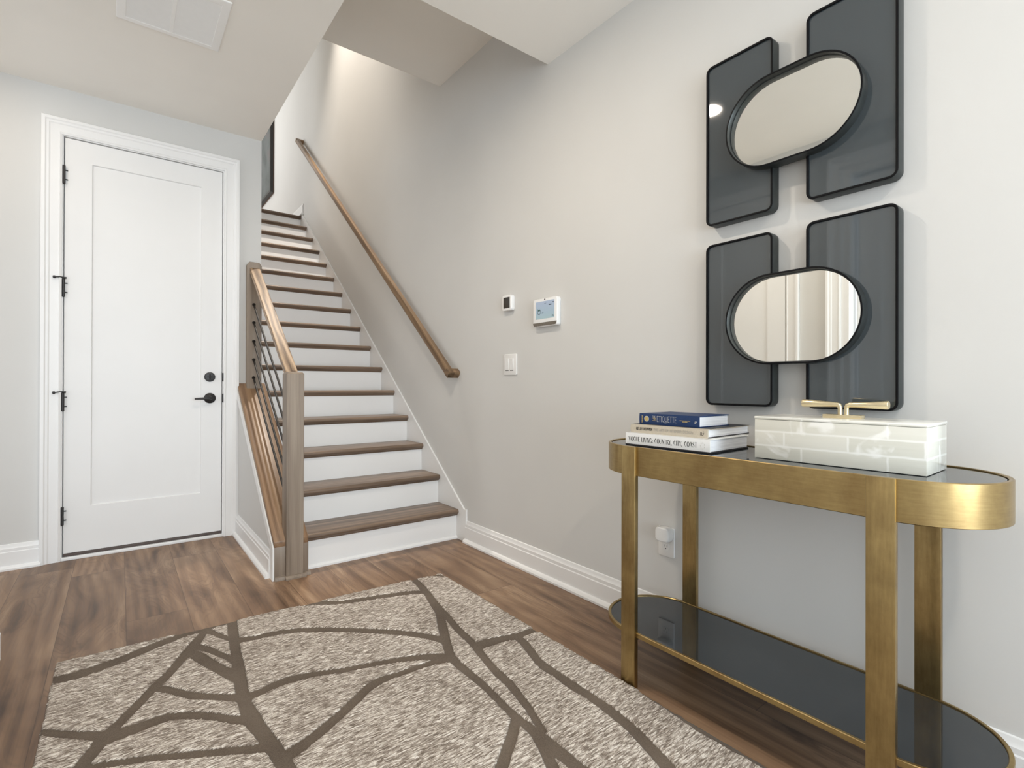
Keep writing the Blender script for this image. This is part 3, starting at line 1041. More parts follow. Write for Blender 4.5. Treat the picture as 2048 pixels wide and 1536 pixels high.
# ------------------------------------------------------------------ wall handrail
wr = thing('wall_handrail', 'long square oak handrail fixed to the wall above the stairs', 'handrail', (W - 0.05, 2.87, 1.05))
A = Vector((W - 0.062, 2.868, 1.063))
B = Vector((W - 0.062, 6.520, 3.960))
sl = (B.z - A.z) / (B.y - A.y)
hwid, hh = 0.0225, 0.023
bm = BM()
n = Vector((0, -sl, 1)).normalized()
RP = [(-hwid, -hh * .4), (-hwid * .9, -hh), (hwid * .9, -hh), (hwid, -hh * .4), (hwid * .94, hh * .55), (hwid * .7, hh), (-hwid * .7, hh), (-hwid * .94, hh * .55)]
ra, rb = [], []
for s, q in RP:
    ra.append(bm.verts.new(A + Vector((s, 0, 0)) + n * q))
    rb.append(bm.verts.new(B + Vector((s, 0, 0)) + n * q))
fs = [bm.faces.new(ra), bm.faces.new(rb[::-1])]
for k in range(8):
    fs.append(bm.faces.new((ra[k], rb[k], rb[(k + 1) % 8], ra[(k + 1) % 8])))
bmesh.ops.recalc_face_normals(bm, faces=fs)
obj('rail', bm, M_RAIL, wr, smooth=25, tilt=math.atan(sl))
for P in (A, B):
    bm = BM()
    tdir = Vector((0, 1, sl)).normalized()
    c = P + tdir * (0.0 if P is A else -0.045)
    prof2 = [(-0.0, -hh), (0.045, -hh), (0.045, hh * .6), (0.040, hh), (0.005, hh), (0.0, hh * .6)]
    va = [bm.verts.new(c + tdir * a + n * q + Vector((-hwid, 0, 0))) for a, q in prof2]
    vb = [bm.verts.new(Vector((W, (c + tdir * a + n * q).y, (c + tdir * a + n * q).z))) for a, q in prof2]
    fs = [bm.faces.new(va), bm.faces.new(vb[::-1])]
    for k in range(6):
        fs.append(bm.faces.new((va[k], vb[k], vb[(k + 1) % 6], va[(k + 1) % 6])))
    bmesh.ops.recalc_face_normals(bm, faces=fs)
    obj('wall_return', bm, M_RAIL, wr, smooth=25)


# ================================================================== THINGS ON THE RIGHT WALL
def wall_art(name, label, zc, group):
    t = thing(name, label, 'wall art', (W, 0.772, zc), group)
    hh = 0.2925
    for y0, y1 in ((0.824, 1.068), (0.478, 0.721)):
        out = rrect(y0, y1, zc - hh, zc + hh, 0.024, 8)
        bm = BM()
        sweep(bm, out, [(0.0, 0.004), (0.0, 0.043), (0.0012, 0.045), (0.0062, 0.045), (0.0075, 0.043), (0.0075, 0.004)], lambda p, d: (W - d, p.x, p.y), True)
        fr = obj('panel_frame', bm, M_FRAME, t, smooth=40)
        bm = BM()
        sweep(bm, rrect(y0 + 0.0008, y1 - 0.0008, zc - hh + 0.0008, zc + hh - 0.0008, 0.0232, 8), [(0, 0.0448), (0, 0.0456), (0.0006, 0.0460), (0.0056, 0.0460), (0.0068, 0.0452), (0.0068, 0.0405), (0.0062, 0.0405)], lambda p, d: (W - d, p.x, p.y), True)
        obj('front_lip', bm, M_LIP, fr, smooth=40)
        bm = BM()
        prism(bm, rrect(y0 + 0.007, y1 - 0.007, zc - hh + 0.007, zc + hh - 0.007, 0.018, 8), 'X', W - 0.040, W - 0.034)
        obj('smoked_glass', bm, M_SMOKE, fr, smooth=20)
    zm = zc - 0.003
    out = stadium((0.7635, zm), 0.0610, 0.1485)
    bm = BM()
    sweep(bm, out, [(0.0, 0.030), (0.0, 0.075), (0.001, 0.077), (0.005, 0.077), (0.006, 0.075), (0.006, 0.0575), (0.0090, 0.0570), (0.0090, 0.030)], lambda p, d: (W - d, p.x, p.y), True)
    mf = obj('mirror_frame', bm, M_FRAME, t, smooth=40)
    bm = BM()
    sweep(bm, stadium((0.7635, zm), 0.0610, 0.1482), [(0, 0.0768), (0, 0.0774), (0.0006, 0.0778), (0.0048, 0.0778), (0.0054, 0.0770)], lambda p, d: (W - d, p.x, p.y), True)
    obj('front_lip', bm, M_LIP, mf, smooth=40)
    bm = BM()
    prism(bm, stadium((0.7635, zm), 0.0610, 0.1402), 'X', W - 0.0525, W - 0.0485)
    obj('mirror_glass', bm, M_MIRROR, mf, smooth=20)
    # the flat bar that carries the mirror across the gap
    bx('cross_bar', M_FRAME, t, W - 0.032, W - 0.012, 0.715, 0.830, zm - 0.142, zm - 0.092, 0.002)
    bx('cross_bar', M_FRAME, t, W - 0.032, W - 0.012, 0.715, 0.830, zm + 0.092, zm + 0.142, 0.002)
    return t


wall_art('panel_mirror_art', 'upper wall art of two smoked glass panels joined by a capsule mirror', 1.875, 'smoked panel wall art with capsule mirrors')
wall_art('panel_mirror_art', 'lower wall art of smoked glass panels and capsule mirror just above the console table', 1.2215, 'smoked panel wall art with capsule mirrors')

# thermostat
t = thing('thermostat', 'small square white thermostat with dark display beside the alarm panel', 'thermostat', (W, 2.322, 1.464))
bm = BM()
prism(bm, rrect(2.278, 2.366, 1.420, 1.508, 0.012, 6), 'X', W - 0.026, W, 0.004, 3)
obj('case', bm, M_PLASTIC, t)
bm = BM()
prism(bm, rrect(2.292, 2.350, 1.434, 1.495, 0.003, 3), 'X', W - 0.0272, W - 0.0245)
obj('display', bm, M_DISPLAY, t)

# alarm panel
t = thing('alarm_panel', 'white touchscreen alarm panel with lit blue screen and grey speaker strip', 'control panel', (W, 1.99, 1.375))
bm = BM()
prism(bm, rrect(1.898, 2.085, 1.303, 1.447, 0.014, 6), 'X', W - 0.028, W, 0.004, 3)
obj('case', bm, M_PLASTIC, t)
bx('screen', M_SCREEN, t, W - 0.0288, W - 0.026, 1.917, 2.062, 1.342, 1.432)
bm = BM()
prism(bm, [(1.900, 1.3235), (2.083, 1.3235), (2.081, 1.314), (2.074, 1.3065), (1.909, 1.3065), (1.902, 1.314)], 'X', W - 0.0290, W - 0.026)
obj('speaker_strip', bm, M_GRILLE, t, smooth=0)
bm = BM()
disc_stack(bm, (W - 0.027, 1.9905, 1.4405), (-1, 0, 0), [(0, 0.0040), (0.0018, 0.0040), (0.0022, 0.003)], 16)
obj('camera_lens', bm, M_SLOT, t)
for y in (1.958, 2.024):
    bm = BM()
    disc_stack(bm, (W - 0.027, y, 1.4405), (-1, 0, 0), [(0, 0.0035), (0.0014, 0.0035), (0.0016, 0.0025)], 16)
    obj('indicator', bm, M_WHITEBOOK, t)
XS_ = W - 0.0291


def ring2(bm, y, z, r0, r1, x, n=24, a0=0.0, a1=2 * PI):
    vi, vo = [], []
    for k in range(n + 1):
        a = a0 + (a1 - a0) * k / n
        vi.append(bm.verts.new((x, y - r0 * math.cos(a), z + r0 * math.sin(a))))
        vo.append(bm.verts.new((x, y - r1 * math.cos(a), z + r1 * math.sin(a))))
    for k in range(n):
        bm.faces.new((vi[k], vi[k + 1], vo[k + 1], vo[k]))


bm = BM()
ring2(bm, 2.0345, 1.3785, 0.0105, 0.0132, XS_)
obj('status_ring', bm, M_INK, t, smooth=0)
for nm, sym in (('screen_button', ((1.939, 1.959, 1.4075, 1.4125),)), ('screen_clock', ((1.979, 1.993, 1.4195, 1.4210),)),
                ('battery_icon', ((1.921, 1.930, 1.4185, 1.4225),)), ('arrow_icon', ((1.9215, 1.926, 1.349, 1.3545),)), ('arrow_icon', ((1.928, 1.934, 1.350, 1.3565),)),
                ('screen_text', ((2.000, 2.012, 1.3765, 1.3780),)), ('screen_text', ((2.000, 2.008, 1.3730, 1.3745),)), ('screen_text', ((2.001, 2.014, 1.3695, 1.3710),))):
    bm = BM()
    for y0, y1, z0, z1 in sym:
        box(bm, XS_, XS_ + 0.0004, y0, y1, z0, z1)
    obj(nm, bm, M_INK, t, smooth=0)
bm = BM()
prism(bm, [(2.047, 1.393), (2.043, 1.396), (2.035, 1.3855), (2.029, 1.3935), (2.0245, 1.391), (2.0345, 1.3795)], 'X', XS_ - 0.0004, XS_)
obj('status_tick', bm, M_GREEN, t, smooth=0)

# double switch
t = thing('light_switch', 'white double rocker switch plate below the thermostat', 'light switch', (W, 2.313, 1.116))
bm = BM()
prism(bm, rrect(2.254, 2.371, 1.057, 1.175, 0.006, 4), 'X', W - 0.007, W, 0.002, 2)
obj('plate', bm, M_PLASTIC, t)
for y in (2.3395, 2.2975):
    bm = BM()
    prism(bm, [(W - 0.006, 1.084), (W - 0.0075, 1.084), (W - 0.0115, 1.150), (W - 0.006, 1.150)], 'Y', y - 0.0155, y + 0.0155, 0.0008)
    for v in bm.verts:
        pass
    r = obj('rocker', bm, M_PLASTIC, t, smooth=0)
    bx('rocker_gap', M_SLOT, r, W - 0.0075, W - 0.006, y - 0.0145, y + 0.0145, 1.0805, 1.0838)

# outlet with the plugged-in device
t = thing('wall_outlet', 'white duplex outlet plate on the wall behind the console table', 'outlet', (W, 1.268, 0.368))
bm = BM()
prism(bm, rrect(1.230, 1.305, 0.309, 0.428, 0.005, 4), 'X', W - 0.0065, W, 0.002, 2)
obj('plate', bm, M_PLASTIC, t)
for zc in (0.349, 0.390):
    bm = BM()
    prism(bm, [(1.268 + 0.0165 * math.cos(a), zc + max(-0.0135, min(0.0135, 0.0165 * math.sin(a)))) for a in [2 * PI * k / 36 for k in range(36)]], 'X', W - 0.0085, W - 0.006)
    s = obj('socket', bm, M_PLASTIC, t, smooth=20)
    bm = BM()
    box(bm, W - 0.0088, W - 0.008, 1.2745, 1.2763, zc - 0.0005, zc + 0.0075)
    box(bm, W - 0.0088, W - 0.008, 1.2600, 1.2618, zc - 0.0005, zc + 0.0065)
    disc_stack(bm, (W - 0.008, 1.268, zc - 0.0075), (-1, 0, 0), [(0, 0.0026), (0.0009, 0.0026)], 12)
    obj('slots', bm, M_SLOT, s, smooth=0)
t = thing('plug_in_device', 'rounded white plug-in device in the upper socket of the outlet', 'plug', (W - 0.009, 1.262, 0.404))
bm = BM()
prism(bm, rrect(1.230, 1.293, 0.376, 0.433, 0.016, 8), 'X', W - 0.046, W - 0.009, 0.006, 4)
obj('body', bm, M_PLASTIC, t)
bm = BM()
for y in (1.2753, 1.2609):
    box(bm, W - 0.0092, W - 0.0086, y - 0.0008, y + 0.0008, 0.390, 0.397)
obj('prongs', bm, M_BRASS2, t, smooth=0)

# framed picture on the upper landing
t = thing('framed_picture', 'dark framed picture on the right wall above the stair landing', 'picture', (W, 8.42, 3.79))
py0, py1, pz0, pz1 = 7.975, 8.975, 3.775, 5.05
bm = BM()
sweep(bm, [(py0, pz0), (py1, pz0), (py1, pz1), (py0, pz1)], [(0, 0.010), (0, 0.052), (0.003, 0.055), (0.040, 0.055), (0.044, 0.052), (0.044, 0.030), (0.044, 0.010)], lambda p, d: (W - d, p.x, p.y), True)
obj('frame', bm, M_PICFRAME, t, smooth=0)
bx('print', M_ART, t, W - 0.040, W - 0.012, py0 + 0.042, py1 - 0.042, pz0 + 0.042, pz1 - 0.042)
bx('contact_shade_strip', M_PICSHADE, t, W - 0.010, W - 0.0005, py0 - 0.001, py1, pz0, pz1)  # thin strip added as the contact shadow where the frame meets the wall

# ceiling air return
t = thing('ceiling_vent', 'white louvred air return grille in the ceiling above the door', 'vent', (0.182, 2.73, ZC))
VX0, VX1, VY0, VY1 = -0.020, 0.385, 2.522, 2.932
bm = BM()
sweep(bm, [(VX0, VY0), (VX1, VY0), (VX1, VY1), (VX0, VY1)], [(0, 0), (0, 0.004), (0.002, 0.006), (0.034, 0.010), (0.036, 0.008), (0.036, 0)], lambda p, d: (p.x, p.y, ZC - d), True)
box(bm, 0.1775, 0.1925, VY0 + 0.03, VY1 - 0.03, ZC - 0.0095, ZC - 0.001, 0.001)
obj('frame', bm, M_VENT, t, smooth=20)
bx('backing', plain('vent_duct_grey', (0.36, 0.355, 0.345), 0.7), t, VX0 + 0.03, VX1 - 0.03, VY0 + 0.03, VY1 - 0.03, ZC - 0.0012, ZC)
for a, b in ((VX0 + 0.034, 0.178), (0.192, VX1 - 0.034)):
    bm = BM()
    n = 38
    for k in range(n):
        y = VY0 + 0.036 + (VY1 - VY0 - 0.072) * (k + 0.5) / n
        prism(bm, [(y - 0.0040, ZC - 0.0030), (y + 0.0036, ZC - 0.0090), (y + 0.0040, ZC - 0.0082), (y - 0.0036, ZC - 0.0022)], 'X', a, b)
    obj('louvre_bank', bm, M_VENT, t, smooth=0)

# recessed lamps in the ceiling
for i, (x, y, pw, lab) in enumerate(((0.62, 1.73, 15.0, 'round recessed ceiling light in front of the staircase'),
                                     (0.62, -0.55, 15.0, 'round recessed ceiling light nearest the front window'),
                                     (-0.58, 3.20, 3.6, 'round recessed ceiling light in the side hall left of the door'))):
    t = thing('ceiling_light', lab, 'ceiling light', (x, y, ZC), 'recessed ceiling lights')
    bm = BM()
    disc_stack(bm, (x, y, ZC), (0, 0, -1), [(0, 0.082), (0.003, 0.081), (0.005, 0.074), (0.005, 0.042)], 40)
    obj('trim_ring', bm, M_PLASTIC, t)
    bm = BM()
    disc_stack(bm, (x, y, ZC - 0.004), (0, 0, -1), [(0, 0.042), (0.0025, 0.040), (0.0035, 0.034)], 40)
    obj('lens', bm, M_LAMP, t)
    ld = bpy.data.lights.new('ceiling_lamp', 'AREA')
    ld.shape = 'DISK'
    ld.size = 0.12
    ld.energy = pw
    ld.color = (1.0, 0.88, 0.74)
    lo = bpy.data.objects.new('ceiling_lamp', ld)
    COL.objects.link(lo)
    lo.location = (x, y, ZC - 0.012)

# ================================================================== CONSOLE TABLE
TX, TY = 1.529, 0.766
HS, RO = 0.372, 0.174
TZ = 0.7965
tab = thing('console_table', 'oval antique brass console table with dark glass top and lower shelf', 'console table', (TX, TY, 0))


def tpos(p, d):
    return (TX + p.y, TY + p.x, d)


def ring_band(name, mat, z0, z1, thick, parent, ro=RO, lip=0.0):
    out = stadium((0, 0), HS, ro, 40)
    bm = BM()
    e = 0.0015
    sweep(bm, out, [(e, z0), (0, z0 + e), (0, z1 - e), (e, z1), (thick - e, z1), (thick, z1 - e), (thick, z0)], tpos, True)
    return obj(name, bm, mat, parent, smooth=40)


ring_band('apron', M_BRASS, 0.7005, TZ, 0.010, tab)
bm = BM()
prism(bm, [(TX + b, TY + a) for a, b in stadium((0, 0), HS, RO - 0.0125, 40)], 'Z', TZ - 0.012, TZ - 0.003)
obj('top_glass', bm, M_TOPGLASS, tab, smooth=20)
bm = BM()
prism(bm, [(TX + b, TY + a) for a, b in stadium((0, 0), HS, RO - 0.0102, 40)], 'Z', TZ - 0.020, TZ - 0.0121)
obj('top_support', bm, M_SLOT, tab, smooth=20)
ring_band('shelf_rim', M_BRASS, 0.1675, 0.1835, 0.010, tab)
bm = BM()
prism(bm, [(TX + b, TY + a) for a, b in stadium((0, 0), HS, RO - 0.0105, 40)], 'Z', 0.172, 0.180)
obj('shelf_glass', bm, M_TOPGLASS, tab, smooth=20)
for sx in (-1, 1):
    for sy in (-1, 1):
        yc = TY + sy * 0.3565
        x0, x1 = (1.3455, 1.3640) if sx < 0 else (1.6945, 1.7130)
        bm = BM()
        box(bm, x0, x1, yc - 0.0285, yc + 0.0285, 0.0, TZ + 0.0005, 0.0022, 2)
        lg = obj('leg', bm, M_BRASSLEG, tab, smooth=40)
        xa, xb = (x1, x1 + 0.030) if sx < 0 else (x0 - 0.030, x0)
        yb0, yb1 = (yc - 0.026, yc + 0.010)
        bx('shelf_bracket', M_SLOT, lg, xa, xb, yb0, yb1, 0.158, 0.1672)

# ------------------------------------------------------------------ books
ZT = TZ - 0.0024


def book(name, label, x, y, z, th, L, D, h, cover, board, hard=0.003, over=0.004, group='books stacked on the console table', bottom_board=None):
    t = thing(name, label, 'book', (x, y, z), group, th)
    bm = BM()
    box(bm, 0, D, 0, L, h - hard, h, 0.0008, 1)
    sp = [(0.0, 0.0), (0.0, h)]
    k = 6
    prism(bm, [(0.0045, 0.0)] + [(-0.0012 + 0.0012 * abs(2 * i / k - 1) ** 2, h * i / k) for i in range(k + 1)] + [(0.0045, h)], 'Y', 0, L)
    cv = obj('cover', bm, cover, t, local=True, smooth=25)
    bx('back_cover', bottom_board or cover, t, 0, D, 0, L, 0, hard, 0.0008, 1, local=True)
    bx('pages', M_PAGES, t, 0.0045, D - over, over, L - over, hard, h - hard, local=True)
    return t, cv


def spine_text(parent, text, mat, L, s0, s1, zb, zh, thick, thin, name='spine_lettering', x=-0.0016):
    """s0/s1 = distance from the far (left-hand) end of the spine"""
    bm = BM()
    letters(bm, text, s1 - s0, zh, thick, thin, lambda s, q: (x, L - s0 - s, zb + q))
    return obj(name, bm, mat, parent, local=True, smooth=0)


vb, vc = book('book', 'thick white coffee table book at the bottom of the stack', 1.4136, 0.865, ZT, 0.0333, 0.315, 0.241, 0.0425, M_WHITEBOOK, None, bottom_board=M_WHITEBOOK)
bx('dark_base_slab', M_DARKBOARD, vb, -0.004, 0.235, -0.002, 0.314, 0.0, 0.0045, 0.0005, 1, local=True)  # thin dark slab under the white book
spine_text(vc, 'VOGUE LIVING: COUNTRY, CITY, COAST', M_BLACKINK, 0.315, 0.014, 0.272, 0.0145, 0.0155, 0.0021, 0.0007)
bm = BM()
for k in range(7):
    a = 2 * PI * k / 7
    box(bm, -0.0017, -0.0014, 0.315 - 0.291 + 0.007 * math.cos(a) - 0.0008, 0.315 - 0.291 + 0.007 * math.cos(a) + 0.0008, 0.0215 + 0.009 * math.sin(a) - 0.0022, 0.0215 + 0.009 * math.sin(a) + 0.0022)
obj('publisher_mark', bm, M_SILVERINK, vc, local=True, smooth=0)

z1 = ZT + 0.0427
kb, kc = book('book', 'beige spined design book with dark boards in the middle of the stack', 1.435, 0.886, z1, 0.0486, 0.287, 0.2745, 0.0280, M_BEIGE, M_DARKBOARD, bottom_board=M_DARKBOARD)
bx('front_board', M_DARKBOARD, kb, 0.016, 0.2745, 0.0, 0.287, 0.0277, 0.0284, local=True)
spine_text(kc, 'KELLY HOPPEN', M_BLACKINK, 0.287, 0.024, 0.088, 0.0105, 0.0080, 0.0019, 0.0014)
spine_text(kc, 'THE ART OF INTERIOR DESIGN', M_GREYINK, 0.287, 0.094, 0.237, 0.0105, 0.0078, 0.0010, 0.0009)
spine_text(kc, 'R', M_BLACKINK, 0.287, 0.263, 0.270, 0.0075, 0.0095, 0.0014, 0.0009, 'publisher_mark')
bm = BM()
tube(bm, [(-0.0016, 0.287 - 0.2695, 0.0085), (-0.0016, 0.287 - 0.274, 0.012), (-0.0016, 0.287 - 0.275, 0.017)], 0.0005, 6)
tube(bm, [(-0.0016, 0.287 - 0.2745, 0.0195), (-0.0016, 0.287 - 0.2748, 0.0208)], 0.0006, 6)
obj('publisher_flourish', bm, M_BLACKINK, kc, local=True, smooth=0)

z2 = z1 + 0.0285
eb, ec = book('book', 'navy blue book with gold disc and pale title on top of the stack', 1.457, 0.930, z2, 0.0145, 0.231, 0.182, 0.0370, M_NAVY, None, bottom_board=M_NAVY)
spine_text(ec, 'ETIQUETTE', M_SILVERINK, 0.231, 0.073, 0.150, 0.0115, 0.0185, 0.0010, 0.0010)
spine_text(ec, 'THE', M_SILVERINK, 0.231, 0.056, 0.067, 0.0245, 0.0055, 0.0007, 0.0007)
bm = BM()
for r, (a, b) in enumerate(((0.057, 0.069), (0.060, 0.068), (0.056, 0.070))):
    for k in range(5):
        s = a + (b - a) * k / 5
        box(bm, -0.0017, -0.0014, 0.231 - s - (b - a) / 8, 0.231 - s, 0.0215 - r * 0.0042, 0.0236 - r * 0.0042)
obj('subtitle_lettering', bm, M_GOLD, ec, local=True, smooth=0)
bm = BM()
for r, (a, b) in enumerate(((0.162, 0.201), (0.172, 0.191))):
    m = 12 if r == 0 else 6
    for k in range(m):
        s = a + (b - a) * k / m
        box(bm, -0.0017, -0.0014, 0.231 - s - (b - a) / m * 0.72, 0.231 - s, 0.0185 - r * 0.0036, 0.0207 - r * 0.0036)
obj('author_lettering', bm, M_GOLD, ec, local=True, smooth=0)
bm = BM()
for k in range(9):
    s = 0.010 + 0.0006 * (k % 2)
    box(bm, -0.0017, -0.0014, 0.231 - s - 0.0035 - 0.001 * (k % 3), 0.231 - s, 0.0055 + k * 0.0028, 0.0072 + k * 0.0028)
obj('edge_lettering', bm, M_GOLD, ec, local=True, smooth=0)
bm = BM()
disc_stack(bm, (-0.0011, 0.231 - 0.031, 0.0190), (-1, 0, 0), [(0, 0.0098), (0.0006, 0.0098)], 32)
ds = obj('gold_disc', bm, M_SILVERINK, ec, local=True)
bm = BM()
disc_stack(bm, (-0.0015, 0.231 - 0.031, 0.0190), (-1, 0, 0), [(0, 0.0078), (0.0004, 0.0078)], 32)
obj('disc_centre', bm, M_GOLD, ec, local=True)
bm = BM()
tube(bm, [(-0.0015, 0.231 - 0.2165, 0.0125), (-0.0015, 0.231 - 0.2195, 0.016), (-0.0015, 0.231 - 0.217, 0.0185), (-0.0015, 0.231 - 0.2205, 0.021), (-0.0015, 0.231 - 0.2225, 0.0175), (-0.0015, 0.231 - 0.220, 0.013)], 0.0009, 6)
obj('publisher_mark', bm, M_SILVERINK, ec, local=True)

# ------------------------------------------------------------------ inlaid box
t = thing('keepsake_box', 'white stone inlay box with double brass lever handle on the console table', 'box', (1.456, 0.3525, ZT), None, 0.0196)
BL, BD, BH = 0.394, 0.177, 0.119
bm = BM()
box(bm, 0, BD, 0, BL, 0.0005, BH - 0.0085, 0.0015)
obj('body', bm, M_SELENITE, t, local=True)
bm = BM()
box(bm, -0.001, BD + 0.001, -0.001, BL + 0.001, BH - 0.0080, BH, 0.0015)
lid = obj('lid', bm, M_SELENITE, t, local=True)
bm = BM()
hx, hy = 0.088, 0.198
box(bm, hx - 0.014, hx + 0.014, hy - 0.046, hy + 0.046, BH, BH + 0.0100, 0.001)
obj('handle_base', bm, M_BRASS2, t, local=True)
for s in (-1, 1):
    bm = BM()
    yb = hy + s * 0.0075
    zt = BH + 0.0365
    pts = [(hx, yb, BH + 0.009), (hx, yb, zt - 0.008), (hx, yb + s * 0.0025, zt - 0.002), (hx, yb + s * 0.008, zt)]
    rad = [0.0058, 0.0058, 0.0066, 0.0068]
    tube(bm, pts + [(hx, yb + s * 0.045, zt + 0.0008), (hx, yb + s * 0.0925, zt + 0.0018), (hx, yb + s * 0.0945, zt + 0.0018)], rad + [0.0086, 0.0112, 0.0100], 18)
    obj('lever', bm, M_BRASS2, t, local=True, smooth=50)

